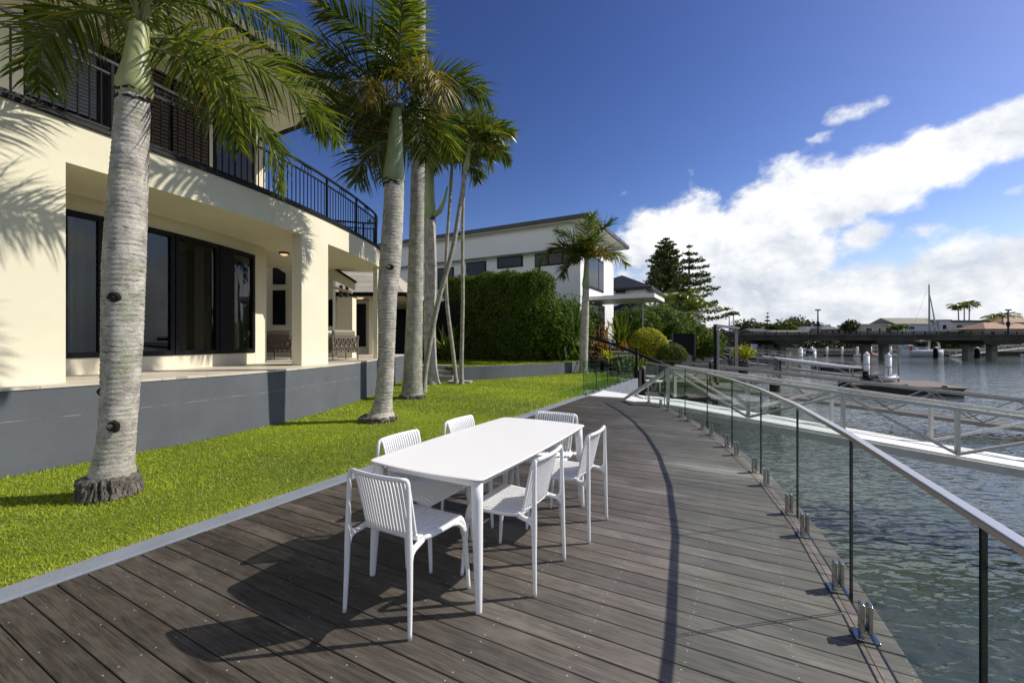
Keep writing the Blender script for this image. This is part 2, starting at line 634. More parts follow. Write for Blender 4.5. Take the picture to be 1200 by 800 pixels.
def water_mat():
    m_ = bpy.data.materials.new('water')
    m_.use_nodes = True
    t = NT(m_.node_tree)
    b = t.n['Principled BSDF']
    tc = t.new('ShaderNodeTexCoord')
    o = tc.outputs['Object']
    n0 = t.noise(o, 0.05, 3, 0.5)
    t.put(b.inputs['Base Color'], t.mix(t.rng(n0, 0.35, 0.65), (0.044, 0.058, 0.046), (0.064, 0.080, 0.068)))
    b.inputs['Roughness'].default_value = 0.035
    b.inputs['IOR'].default_value = 1.55
    b.inputs['Specular IOR Level'].default_value = 0.5
    a = t.noise(t.mapping(o, scale=(2.3, 5.0, 1), rot=(0, 0, R(-24))), 1.0, 1.5, 0.45, 0.6)
    c = t.noise(t.mapping(o, scale=(4.6, 9.5, 1), rot=(0, 0, R(-8))), 1.0, 2, 0.5, 0.4)
    d = t.noise(t.mapping(o, scale=(0.25, 0.7, 1), rot=(0, 0, R(-30))), 1.0, 2, 0.5)
    bp = t.new('ShaderNodeBump')
    bp.inputs['Strength'].default_value = 1.0
    bp.inputs['Distance'].default_value = 1.0
    h = t.m('ADD', t.m('MULTIPLY', a, 0.050), t.m('MULTIPLY', c, 0.009))
    h = t.m('ADD', h, t.m('MULTIPLY', d, 0.09))
    t.l.new(h, bp.inputs['Height'])
    t.l.new(bp.outputs[0], b.inputs['Normal'])
    return m_


def tile_mat(name, c1, c2, sx, sy, mortar, msize=0.01, rough=0.5, rot=0.0, brick=0.0, bump=0.2):
    m_ = bpy.data.materials.new(name)
    m_.use_nodes = True
    t = NT(m_.node_tree)
    b = t.n['Principled BSDF']
    b.inputs['Roughness'].default_value = rough
    tc = t.new('ShaderNodeTexCoord')
    br = t.new('ShaderNodeTexBrick')
    br.offset = brick
    br.inputs['Color1'].default_value = (*c1, 1)
    br.inputs['Color2'].default_value = (*c2, 1)
    br.inputs['Mortar'].default_value = (*mortar, 1)
    br.inputs['Scale'].default_value = 1
    br.inputs['Brick Width'].default_value = sx
    br.inputs['Row Height'].default_value = sy
    br.inputs['Mortar Size'].default_value = msize
    t.l.new(t.mapping(tc.outputs['Object'], rot=(0, 0, rot)), br.inputs['Vector'])
    n = t.noise(tc.outputs['Object'], 2.0, 6, 0.6)
    t.put(b.inputs['Base Color'], t.mul(br.outputs[0], t.mix(t.rng(n, 0.3, 0.7), (0.85, 0.85, 0.85), (1.08, 1.08, 1.08))))
    return m_


def rib_mat(name, col, freq, axis=0, rough=0.5, depth=0.03):
    """profiled sheet / roof tile courses: a wave bump on the surface"""
    m_ = bpy.data.materials.new(name)
    m_.use_nodes = True
    t = NT(m_.node_tree)
    b = t.n['Principled BSDF']
    b.inputs['Roughness'].default_value = rough
    tc = t.new('ShaderNodeTexCoord')
    sep = t.new('ShaderNodeSeparateXYZ')
    t.l.new(tc.outputs['Object'], sep.inputs[0])
    s = t.m('SINE', t.m('MULTIPLY', sep.outputs[axis], freq))
    n = t.noise(tc.outputs['Object'], 1.5, 6, 0.6)
    t.put(b.inputs['Base Color'], t.mix(t.rng(n, 0.3, 0.7), tuple(c * 0.8 for c in col), tuple(c * 1.15 for c in col)))
    bp = t.new('ShaderNodeBump')
    bp.inputs['Strength'].default_value = 0.8
    bp.inputs['Distance'].default_value = depth
    t.l.new(s, bp.inputs['Height'])
    t.l.new(bp.outputs[0], b.inputs['Normal'])
    return m_


M = {}
M['cream'] = mat('cream_render', (0.72, 0.672, 0.508), 0.85, var=0.05, vscale=0.9, bump=0.12, bscale=60)
M['soffit'] = mat('pale_soffit', (0.80, 0.76, 0.64), 0.85, var=0.03)
M['grey_wall'] = mat('grey_render', (0.098, 0.108, 0.122), 0.8, var=0.10, vscale=1.6, bump=0.12, bscale=50)
def wall_line(m_, z0):
    t = NT(m_.node_tree)
    b = t.n['Principled BSDF']
    src = b.inputs['Base Color'].links[0].from_socket
    tc = t.new('ShaderNodeTexCoord')
    sep = t.new('ShaderNodeSeparateXYZ')
    t.l.new(tc.outputs['Object'], sep.inputs[0])
    n = t.noise(tc.outputs['Object'], 1.3, 5, 0.7)
    n2 = t.noise(tc.outputs['Object'], 6.0, 5, 0.7)
    dz = t.m('ABSOLUTE', t.m('SUBTRACT', sep.outputs[2], t.m('ADD', z0, t.m('MULTIPLY', t.m('SUBTRACT', n, 0.5), 0.05))))
    k = t.m('MULTIPLY', t.m('LESS_THAN', dz, 0.005), t.rng(n2, 0.42, 0.6, 0.0, 0.55))
    c = t.mix(k, src, (0.32, 0.33, 0.34))
    # rain streaks and splash marks low on the wall
    st = t.noise(t.mapping(tc.outputs['Object'], scale=(2.2, 2.2, 0.9)), 1.0, 7, 0.65)
    c = t.mul(c, t.mix(t.rng(st, 0.35, 0.72), (1.04, 1.04, 1.04), (0.93, 0.93, 0.93)))
    t.put(b.inputs['Base Color'], c)


wall_line(M['grey_wall'], 0.60)
M['kerb'] = mat('kerb_paint', (0.20, 0.225, 0.26), 0.75, var=0.12, vscale=3, bump=0.2, bscale=60)
M['paving'] = tile_mat('terrace_tile', (0.58, 0.52, 0.42), (0.62, 0.56, 0.45), 0.6, 0.6, (0.36, 0.31, 0.24), 0.006, 0.45, R(28))
M['black'] = mat('black_powdercoat', (0.008, 0.008, 0.010), 0.5, var=0.1, spec=0.18)
M['black_soft'] = mat('black_joinery', (0.008, 0.008, 0.011), 0.5, var=0.1, spec=0.15)
M['white_plastic'] = mat('white_plastic', (0.80, 0.80, 0.81), 0.38, var=0.015, vscale=4, spec=0.5)
M['white_top'] = mat('white_table_lacquer', (0.83, 0.82, 0.80), 0.42, var=0.03, vscale=2.0, stretch=(2, 26, 2))
M['white_wall'] = mat('white_render', (0.78, 0.78, 0.76), 0.85, var=0.04, vscale=0.4)
M['white_paint'] = mat('white_paint', (0.80, 0.80, 0.79), 0.5, var=0.04)
M['alu'] = mat('mill_aluminium', (0.52, 0.515, 0.475), 0.5, metal=0.1, var=0.10, vscale=6)
M['alu_grey'] = mat('weathered_aluminium', (0.36, 0.35, 0.325), 0.6, metal=0.1, var=0.12, vscale=4)
M['mesh_floor'] = mat('white_grip_floor', (0.78, 0.78, 0.76), 0.7, var=0.05, vscale=3, bump=0.2, bscale=90)
M['steel'] = mat('polished_steel', (0.42, 0.41, 0.39), 0.16, metal=1.0, var=0.03)
M['rail_steel'] = mat('brushed_rail_steel', (0.66, 0.63, 0.60), 0.30, metal=1.0, var=0.03)
M['glass'] = glass_mat('fence_glass', (0.92, 0.96, 0.94), 0.45)
M['glass_green'] = glass_mat('green_fence_glass', (0.76, 0.88, 0.80), 0.5)
M['glass_edge'] = mat('glass_edge', (0.006, 0.014, 0.011), 0.15, var=0.1)
M['window'] = glass_mat('window_glass', (0.50, 0.53, 0.55), 1.1)
M['dark_window'] = mat('dark_window_glass', (0.010, 0.012, 0.016), 0.10, var=0.1, spec=0.35)
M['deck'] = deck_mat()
M['deck_dark'] = mat('deck_substructure', (0.035, 0.030, 0.026), 0.8)
M['soil'] = mat('lawn_soil', (0.13, 0.165, 0.018), 0.95, var=0.3, vscale=5, bump=0.3, bscale=30)
M['ground'] = mat('garden_ground', (0.060, 0.060, 0.035), 0.95, var=0.3, vscale=0.5)
M['trunk_a'] = trunk_mat('palm_bark_pale')
M['trunk_b'] = trunk_mat('palm_bark_grey', (0.33, 0.315, 0.265), (0.08, 0.075, 0.06), (0.24, 0.26, 0.17))
M['root'] = mat('palm_root', (0.175, 0.150, 0.130), 0.95, var=0.6, vscale=14, bump=1.0, bscale=45)
M['scar'] = mat('bark_scar', (0.035, 0.028, 0.022), 0.95, var=0.4, vscale=20, bump=0.8, bscale=60)
M['shaft'] = mat('crownshaft_green', (0.36, 0.385, 0.145), 0.42, var=0.3, vscale=2.2, stretch=(1, 1, 0.4))
M['shaft_dark'] = mat('crownshaft_dark', (0.27, 0.325, 0.145), 0.4, var=0.25, vscale=2.2, stretch=(1, 1, 0.4))
M['frond'] = leaf_mat('palm_leaf', (0.034, 0.070, 0.009), (0.175, 0.215, 0.026), (0.32, 0.24, 0.04), 0.34, 0.36)
M['frond_dark'] = leaf_mat('palm_leaf_dark', (0.024, 0.048, 0.009), (0.110, 0.140, 0.022), (0.28, 0.20, 0.03), 0.30, 0.34)
M['frond_brown'] = leaf_mat('palm_leaf_rust', (0.10, 0.085, 0.014), (0.24, 0.19, 0.032), (0.34, 0.22, 0.03), 0.30, 0.5)
M['frond_red'] = leaf_mat('palm_leaf_dead', (0.05, 0.018, 0.010), (0.10, 0.035, 0.016), None, 0.15, 0.6)
M['rachis'] = mat('palm_rachis', (0.20, 0.21, 0.06), 0.5, var=0.2)
M['hedge'] = leaf_mat('hedge_leaf', (0.030, 0.062, 0.007), (0.145, 0.205, 0.018), None, 0.25, 0.55, None, 0.2)
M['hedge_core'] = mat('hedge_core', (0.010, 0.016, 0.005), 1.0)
M['yellow_leaf'] = leaf_mat('golden_leaf', (0.20, 0.22, 0.012), (0.50, 0.46, 0.025), None, 0.3, 0.55)
M['dark_leaf'] = leaf_mat('dark_leaf', (0.020, 0.036, 0.007), (0.075, 0.10, 0.016), None, 0.2, 0.5)
M['mid_leaf'] = leaf_mat('mid_leaf', (0.035, 0.060, 0.008), (0.14, 0.175, 0.022), None, 0.25, 0.5)
M['broad_leaf'] = leaf_mat('broad_leaf', (0.030, 0.065, 0.012), (0.10, 0.16, 0.03), None, 0.3, 0.3)
M['red_leaf'] = leaf_mat('red_leaf', (0.12, 0.05, 0.015), (0.26, 0.12, 0.03), None, 0.3, 0.4)
M['pine_leaf'] = leaf_mat('pine_needle', (0.030, 0.050, 0.012), (0.15, 0.165, 0.036), None, 0.1, 0.6)
M['grass'] = leaf_mat('grass_blade', (0.115, 0.185, 0.006), (0.48, 0.56, 0.028), (0.52, 0.46, 0.13), 0.35, 0.5, (1.3, 1.35, 0.7))
M['wood_trunk'] = mat('tree_bark', (0.10, 0.085, 0.065), 0.95, var=0.3, vscale=5, bump=0.5, bscale=20)
M['rope'] = mat('woven_rope', (0.155, 0.125, 0.095), 0.85, var=0.25, vscale=30)
M['cushion'] = mat('beige_cushion', (0.33, 0.29, 0.23), 0.95, var=0.1, vscale=10, bump=0.2, bscale=120)
M['white_cloth'] = mat('white_cloth', (0.72, 0.71, 0.68), 0.9, var=0.04)
M['water'] = water_mat()
M['concrete'] = mat('concrete', (0.27, 0.25, 0.21), 0.9, var=0.25, vscale=2, bump=0.2, bscale=30)
M['concrete_dark'] = mat('stained_concrete', (0.085, 0.080, 0.065), 0.95, var=0.35, vscale=1.0, bump=0.2, bscale=20)
M['bridge'] = mat('bridge_concrete', (0.070, 0.064, 0.054), 0.95, var=0.35, vscale=0.6, bump=0.2, bscale=20)
M['dark_stone'] = mat('near_black_stone', (0.020, 0.019, 0.016), 0.9, var=0.4, vscale=1.5, bump=0.3, bscale=15, spec=0.2)  # near-black base colour for sea wall, landing and garden stairs
M['stone_step'] = mat('stone_step', (0.34, 0.32, 0.28), 0.85, var=0.15, vscale=4)
M['tile_roof'] = rib_mat('pale_roof_tile', (0.40, 0.36, 0.29), 21, 2, 0.7)
M['navy_roof'] = tile_mat('navy_roof_tile', (0.010, 0.011, 0.017), (0.015, 0.016, 0.024), 0.42, 0.36, (0.003, 0.003, 0.005), 0.05, 0.6, R(28), 0.5)
M['grey_roof'] = rib_mat('grey_sheet_roof', (0.055, 0.057, 0.062), 9, 0, 0.5)
M['terracotta'] = rib_mat('terracotta_roof', (0.30, 0.17, 0.095), 9, 2, 0.8)
M['olive_roof'] = rib_mat('olive_tile_roof', (0.20, 0.195, 0.155), 9, 2, 0.8)
M['beige_wall'] = mat('beige_render', (0.52, 0.46, 0.36), 0.9, var=0.06)
M['pale_wall'] = mat('pale_blue_render', (0.52, 0.55, 0.58), 0.9, var=0.05)
M['dark_fence'] = mat('dark_fence', (0.010, 0.010, 0.011), 0.7, var=0.2, spec=0.15)
M['grey_frame'] = mat('grey_steel_frame', (0.085, 0.088, 0.095), 0.5, var=0.1)
M['wet_timber'] = mat('jetty_timber', (0.17, 0.14, 0.115), 0.85, var=0.25, vscale=3, stretch=(1, 8, 1))
M['float'] = mat('black_float', (0.02, 0.02, 0.02), 0.7)
M['gel'] = mat('white_gelcoat', (0.80, 0.80, 0.80), 0.2, var=0.02, coat=0.4)
M['boat_grey'] = mat('grey_gelcoat', (0.46, 0.48, 0.50), 0.3, var=0.04)
M['blue_canvas'] = mat('blue_canvas', (0.06, 0.12, 0.20), 0.85, var=0.1)
M['orange'] = mat('orange_buoy', (0.70, 0.12, 0.03), 0.5, var=0.05)
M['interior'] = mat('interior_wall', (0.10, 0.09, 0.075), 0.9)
M['curtain'] = mat('cream_curtain', (0.62, 0.56, 0.42), 0.95, var=0.1, vscale=6, stretch=(8, 8, 0.4))
M['louvre'] = mat('brown_louvre', (0.085, 0.052, 0.026), 0.6, var=0.2)
M['shutter_grey'] = mat('grey_shutter', (0.13, 0.13, 0.15), 0.5, var=0.1)
M['teal'] = mat('teal_glass', (0.10, 0.22, 0.20), 0.2)
M['pot'] = mat('dark_pot', (0.03, 0.03, 0.03), 0.6)
lm = bpy.data.materials.new('lamp_glow')
lm.use_nodes = True
lb = lm.node_tree.nodes['Principled BSDF']
lb.inputs['Base Color'].default_value = (0.8, 0.6, 0.35, 1)
lb.inputs['Emission Color'].default_value = (1.0, 0.72, 0.38, 1)
lb.inputs['Emission Strength'].default_value = 0.7
M['lamp'] = lm

# ------------------------------------------------------------------ setting: water, land, lawn, deck
WATER = -2.0
VK = -3.74
mb = MB()
mb.add([(-3000, -600, WATER), (4000, -600, WATER), (4000, 6000, WATER), (-3000, 6000, WATER)], [(0, 1, 2, 3)])
struct(mb.build('water', M['water']))
mb = MB()
mb.prism([UV(-40, VK - 0.01), UV(92, VK - 0.01), UV(118, 12), UV(130, -400), UV(-40, -400)], -3.0, -0.05)
mb.prism([(36, 106), (2500, 112), (2500, 3500), (-2500, 3500), (-2500, 150), (-120, 135)], -3.0, -1.0)
struct(mb.build('ground', M['ground']))

# lawn (lower, beside the deck) and the raised lawn behind the planter wall
TERR = catmull([(-10.5, -3.4), (-8.4, -0.2), (-6.75, 2.55), (-5.62, 4.69), (-4.80, 6.35), (-4.25, 7.95), (-3.93, 10.0), (-3.90, 12.2), (-4.10, 14.8), (-4.25, 17.2)], 7)
PLANT = catmull([(-2.25, 16.35), (-1.45, 16.8), (-0.3, 17.5), (1.33, 18.9), (2.72, 20.2), (3.55, 21.6)], 6)
lawn_poly = [UV(-5, VK - 0.21), UV(17.6, VK - 0.21), (3.9, 22.2)] + [(p.x, p.y) for p in reversed(PLANT)] + [(-4.2, 16.4)] + [(p.x, p.y) for p in reversed(TERR)]
struct(MB().prism(lawn_poly, -0.045, -0.015).build('lawn', M['soil']))
upper_poly = [(p.x, p.y + 0.12) for p in PLANT] + [(4.6, 25.0), (4.6, 32), (-10, 34), (-10, 18), (-3.7, 17.6)]
struct(MB().prism(upper_poly, -0.04, 0.50).build('raised_lawn', M['soil']))


def inside(poly, x, y):
    c = np.zeros(len(x), bool)
    n = len(poly)
    for i in range(n):
        x0, y0 = poly[i][0], poly[i][1]
        x1, y1 = poly[(i + 1) % n][0], poly[(i + 1) % n][1]
        if y0 == y1:
            continue
        k = ((y0 > y) != (y1 > y)) & (x < (x1 - x0) * (y - y0) / (y1 - y0) + x0)
        c ^= k
    return c


def grass(poly, z, zones, name, label):
    vs, ts = [], []
    P = np.array([(p[0], p[1]) for p in poly])
    for (d0, d1, dens, w, h) in zones:
        x0, y0 = P.min(0)
        x1, y1 = P.max(0)
        y0 = max(y0, 0.8)
        y1 = min(y1, d1)
        x0 = max(x0, -d1)
        n = int((x1 - x0) * (y1 - y0) * dens)
        if n <= 0:
            continue
        x = RNG.uniform(x0, x1, n)
        y = RNG.uniform(y0, y1, n)
        d = np.hypot(x, y)
        k = inside(P, x, y) & (d >= d0) & (d < d1) & (np.abs(x) < 1.32 * y + 0.3)
        x, y = x[k], y[k]
        n = len(x)
        # patchy growth
        pat = np.sin(x * 1.9 + 1.3 * np.sin(y * 1.3)) * np.sin(y * 2.3 + 0.8 * np.sin(x * 2.7))
        a = RNG.uniform(0, 2 * np.pi, n)
        hh = 0.8 * h * RNG.uniform(0.5, 1.25, n) * (1 + 0.18 * pat)
        ww = w * RNG.uniform(0.7, 1.3, n)
        lean = RNG.uniform(0.4, 1.9, n) * hh
        la = a + RNG.normal(0, 0.5, n) + np.pi / 2
        b = np.stack([x, y, np.full(n, z)], 1)
        s = np.stack([np.cos(a), np.sin(a), np.zeros(n)], 1) * ww[:, None] / 2
        tip = b + np.stack([np.cos(la) * lean, np.sin(la) * lean, hh], 1)
        vs.append(np.stack([b - s, b + s, tip], 1))
        big = 0.10 * np.sin(x * 0.8 + 1.7 * np.sin(y * 0.55)) + 0.09 * np.sin(y * 1.15 + x * 0.6)
        tt = np.clip(RNG.normal(0.46, 0.24, n) + 0.13 * pat + big, 0, 0.92)
        vv = UC * x - US * y                      # drier, straw-coloured blades along the kerb
        dry = RNG.uniform(0, 1, n) < np.clip(0.75 - (VK - 0.21 - vv) / 0.30, 0.03, 0.7)
        ts.append(np.where(dry, RNG.uniform(0.93, 1.0, n), tt))
    o = fast_mesh(name, np.concatenate(vs), 3, np.concatenate(ts), M['grass'])
    o['kind'] = 'stuff'
    o['label'] = label
    o['category'] = 'grass'
    return o


grass(lawn_poly, -0.015, [(0, 5.2, 11000, 0.0052, 0.027), (5.2, 9, 5200, 0.0075, 0.030), (9, 30, 1300, 0.020, 0.036)], 'grass', 'short bright green mown grass between the deck and the grey terrace wall')
grass(upper_poly, 0.50, [(0, 60, 420, 0.035, 0.06)], 'grass', 'green grass of the raised lawn under the tall hedge')

# longer tufts the mower misses round the palm bases and along the wall foot
_v, _t = [], []
for (bx, by, r0) in ((-3.96, 4.2, 0.215), (-2.56, 8.15, 0.31), (-2.67, 11.4, 0.31), (-2.80, 15.0, 0.27), (-2.64, 12.7, 0.10), (-2.0, 15.3, 0.10), (-1.77, 15.0, 0.10), (3.40, 20.3, 0.22)):
    n = int(1500 * r0)
    a = RNG.uniform(0, 2 * np.pi, n)
    rr = r0 * RNG.uniform(0.90, 1.28, n)
    _v.append(np.stack([bx + rr * np.cos(a), by + rr * np.sin(a)], 1))
for p, q in zip(TERR[:-1], TERR[1:]):
    n = int((q - p).length * 160)
    k = RNG.uniform(0, 1, n)[:, None]
    d = (q - p).normalized()
    _v.append(np.array(p[:2]) * (1 - k) + np.array(q[:2]) * k + np.array((d.y, -d.x)) * RNG.uniform(0.0, 0.05, n)[:, None])
_p = np.concatenate(_v)
n = len(_p)
a = RNG.uniform(0, 2 * np.pi, n)
hh = RNG.uniform(0.02, 0.065, n)
b_ = np.stack([_p[:, 0], _p[:, 1], np.full(n, -0.018)], 1)
s_ = np.stack([np.cos(a), np.sin(a), np.zeros(n)], 1) * 0.004
la = RNG.uniform(0, 2 * np.pi, n)
tip = b_ + np.stack([np.cos(la) * hh * 0.6, np.sin(la) * hh * 0.6, hh], 1)
o = fast_mesh('grass', np.stack([b_ - s_, b_ + s_, tip], 1), 3, np.clip(RNG.normal(0.5, 0.28, n), 0, 1), M['grass'])
o['kind'] = 'stuff'
o['label'] = 'longer grass tufts round the palm bases and along the foot of the terrace wall'
o['category'] = 'grass'

# kerb between lawn and deck, made of long painted lengths
mb = MB()
u = -4.0
for L in (4.57, 3.8, 3.6, 3.4):
    a, b_ = u + 0.004, min(u + L, 11.35)
    mb.prism([UV(a, VK - 0.205), UV(b_, VK - 0.205), UV(b_, VK - 0.003), UV(a, VK - 0.003)], -0.06, 0.012)
    u += L
struct(mb.build('kerb', M['kerb'], bevel=0.006))

# deck boards laid across, cut along the curved water edge
CC, RS, RE = Vector((-13.97, 9.465)), 17.37, 17.50


TH0 = -24.1                      # nearer than this the edge runs on straight (tangent)


def rim(a, r):
    """point of the deck's curved edge: circle of radius r about CC, straight tangent below TH0 (a in degrees)"""
    if a >= TH0:
        return Vector((CC.x + r * math.cos(R(a)), CC.y + r * math.sin(R(a))))
    q = Vector((CC.x + r * math.cos(R(TH0)), CC.y + r * math.sin(R(TH0))))
    return q + Vector((math.sin(R(TH0)), -math.cos(R(TH0)))) * R(TH0 - a) * RS


def edge_v(u_, r):
    """v at which the line u = const meets the edge line at radius r"""
    cu, cv = toUV(CC.x, CC.y)
    p0, p1 = rim(TH0, r), rim(TH0 - 5, r)
    (ua, va), (ub, vb) = toUV(p0.x, p0.y), toUV(p1.x, p1.y)
    if u_ < ua:
        return va + (vb - va) * (u_ - ua) / (ub - ua)
    q = r * r - (u_ - cu) ** 2
    return cv + math.sqrt(max(q, 0))


def build_deck():
    me = bpy.data.meshes.new('deck')
    vs, fs, uv, tint = [], [], [], []
    pitch, gap = 0.141, 0.0055
    k = -26
    while True:
        u0 = k * pitch + gap / 2
        u1 = (k + 1) * pitch - gap / 2
        if u1 > 11.32:
            break
        pieces = [(VK + 0.004, VK + 0.004, edge_v(u0, RE - 0.155), edge_v(u1, RE - 0.155)), (edge_v(u0, RE - 0.151), edge_v(u1, RE - 0.151), edge_v(u0, RE), edge_v(u1, RE))]
        vend = -2.62
        r1 = random.random()
        for pi, (a0, a1, b0, b1) in enumerate(pieces):
            if u1 > 10.9:
                if pi == 1:
                    continue
                b0, b1 = min(b0, vend), min(b1, vend)
            r_ = r1 if pi == 0 else random.random()
            z1 = 0.0 + random.uniform(-0.0012, 0.0012)
            z0 = -0.028
            o = len(vs)
            c = [(u0, a0), (u0, b0), (u1, b1), (u1, a1)]
            bv = 0.003
            ci = [(u0 + bv, a0), (u0 + bv, b0), (u1 - bv, b1), (u1 - bv, a1)]
            vs += [UV(p[0], p[1], z1) for p in ci] + [UV(p[0], p[1], z1 - bv) for p in c] + [UV(p[0], p[1], z0) for p in c]
            faces = [(3, 2, 1, 0)] + [(i, (i + 1) % 4, 4 + (i + 1) % 4, 4 + i) for i in range(4)] + [(4 + i, 4 + (i + 1) % 4, 8 + (i + 1) % 4, 8 + i) for i in range(4)]
            allc = ci + c + c
            for f in faces:
                fs.append(tuple(i + o for i in f))
                uv += [(allc[i][1], allc[i][0]) for i in f]
                tint.append(r_)
        k += 1
    me.from_pydata(vs, [], fs)
    lay = me.uv_layers.new(name='UVMap')
    lay.data.foreach_set('uv', np.array(uv, dtype=np.float32).ravel())
    at = me.attributes.new('tint', 'FLOAT', 'FACE')
    at.data.foreach_set('value', np.array(tint, dtype=np.float32))
    me.update()
    import bmesh
    bm = bmesh.new()
    bm.from_mesh(me)
    bmesh.ops.recalc_face_normals(bm, faces=bm.faces)
    bm.to_mesh(me)
    bm.free()
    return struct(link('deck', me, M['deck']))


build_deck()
# substructure under the boards and the piles that carry the deck
mb = MB()
inner = [tuple(rim(a, RE - 0.02)) for a in np.linspace(-44, 3.6, 60)] + [UV(10.88, -2.64), UV(11.2, VK + 0.03), UV(-4, VK + 0.03)]
mb.prism(inner, -0.34, -0.032)
struct(mb.build('deck_substructure', M['deck_dark']))
mb = MB()
for a in (-36, -28, -20, -12, -4):
    for r_ in (RE - 0.35, RE - 2.6):
        p = rim(a, r_)
        mb.tube([(p.x, p.y, -3.0), (p.x, p.y, -0.34)], 0.14, 12)
struct(mb.build('deck_piles', M['concrete_dark']))

# ------------------------------------------------------------------ table and chairs
TC = (-0.127, 3.319)
TROT = -R(28.3)          # local +Y = along the table (u), local +X = v


def make_table():
    t = thing('dining_table', 'long white outdoor dining table with rounded corners and tapered legs on the deck', 'table', (TC[0], TC[1], 0), TROT)
    L, Wd, rc = 0.925, 0.452, 0.055

    def outline(ins, n=10):
        pts = []
        # boat shaped outline: sides and ends bow out a little
        l, w = L - ins, Wd - ins
        cs = [(w - rc - 0.022, l - rc - 0.028, 0), (-(w - rc - 0.022), l - rc - 0.028, 90), (-(w - rc - 0.022), -(l - rc - 0.028), 180), (w - rc - 0.022, -(l - rc - 0.028), 270)]
        for ci, (cx, cy, a0) in enumerate(cs):
            for k in range(n + 1):
                a = R(a0 + 90 * k / n)
                pts.append((cx + rc * math.cos(a), cy + rc * math.sin(a)))
            nx, ny, na = cs[(ci + 1) % 4]
            p0 = pts[-1]
            a = R(na)
            p1 = (nx + rc * math.cos(a), ny + rc * math.sin(a))
            bow = 0.028 if ci in (0, 2) else 0.022
            ox, oy = (0, 1) if ci == 0 else (-1, 0) if ci == 1 else (0, -1) if ci == 2 else (1, 0)
            for k in range(1, 12):
                s = k / 12
                e = math.sin(math.pi * s) * bow
                pts.append((p0[0] + (p1[0] - p0[0]) * s + ox * e, p0[1] + (p1[1] - p0[1]) * s + oy * e))
        return pts
    mb = MB()
    prof = [(0.012, 0.7400), (0.003, 0.7392), (0.0, 0.736), (0.001, 0.731), (0.03, 0.7215), (0.06, 0.719)]
    rows = [[(p[0], p[1], z) for p in outline(i)] for i, z in prof]
    n = len(rows[0])
    mb.grid(rows[::-1], smooth=True, closed=True)
    o0 = len(mb.v) - n
    mb.f.append(tuple(range(o0, o0 + n)))
    mb.s.append(False)
    mb.mi.append(0)
    mb.f.append(tuple(range(0, n))[::-1])
    mb.s.append(False)
    mb.mi.append(0)
    mb.build('tabletop', M['white_top'], t, world=False)
    mb = MB()
    for sx in (-1, 1):
        mb.box((sx * 0.345, 0, 0.692), (0.028, 1.60, 0.05))
    for sy in (-1, 1):
        mb.box((0, sy * 0.80, 0.692), (0.66, 0.028, 0.05))
    mb.build('apron', M['white_plastic'], t, world=False, bevel=0.003)
    for sx in (-1, 1):
        for sy in (-1, 1):
            mb = MB()
            a, b = Vector((sx * 0.405, sy * 0.872, 0.0)), Vector((sx * 0.375, sy * 0.845, 0.72))
            prof = [(0.0, 0.0165), (0.012, 0.0185), (0.35, 0.026), (0.85, 0.0335), (1.0, 0.035)]
            mb.tube([a.lerp(b, s) for s, _ in prof], [r_ for _, r_ in prof], 20)
            mb.build('leg', M['white_plastic'], t, world=False)


make_table()


def rib_panel(path, half_w, n_ribs, amp, thick, bow=None):
    """closed corrugated panel swept along path [(y, z)], ribs running along the path"""
    prof = (0.0, 0.0, 0.80, 1.0, 1.05, 1.0, 0.80)
    cols = n_ribs * 7 + 1
    P = [Vector((0, p[0], p[1])) for p in path]
    front, back = [], []
    for i, p in enumerate(P):
        d = (P[min(i + 1, len(P) - 1)] - P[max(i - 1, 0)]).normalized()
        nrm = Vector((0, -d.z, d.y))
        hw = half_w[i] if isinstance(half_w, (list, tuple)) else half_w
        rf, rb = [], []
        for j in range(cols):
            s = j / (cols - 1)
            a = amp * prof[j % 7] * (0.15 if (bow and i >= len(P) - 2) else 0.6 if (bow and i == len(P) - 3) else 1.0)
            bo = bow * (1 - (2 * s - 1) ** 2) if bow else 0.0
            q = p + Vector((hw * (2 * s - 1), -bo, 0))
            rf.append(q + nrm * (thick / 2 + a))
            rb.append(q - nrm * (thick / 2 + a))
        front.append(rf)
        back.append(rb)
    mb = MB()
    mb.grid(front, smooth=False)
    mb.grid([r_[::-1] for r_ in back], smooth=False)
    for side in (0, -1):
        mb.grid([[f[side], b[side]] for f, b in zip(front, back)], smooth=False)
    for k in (0, -1):
        mb.grid([front[k], back[k]], smooth=False)
    return mb


def fix_normals(o):
    import bmesh
    bm = bmesh.new()
    bm.from_mesh(o.data)
    bmesh.ops.remove_doubles(bm, verts=bm.verts, dist=0.00005)
    bmesh.ops.recalc_face_normals(bm, faces=bm.faces)
    bm.to_mesh(o.data)
    bm.free()
    return o


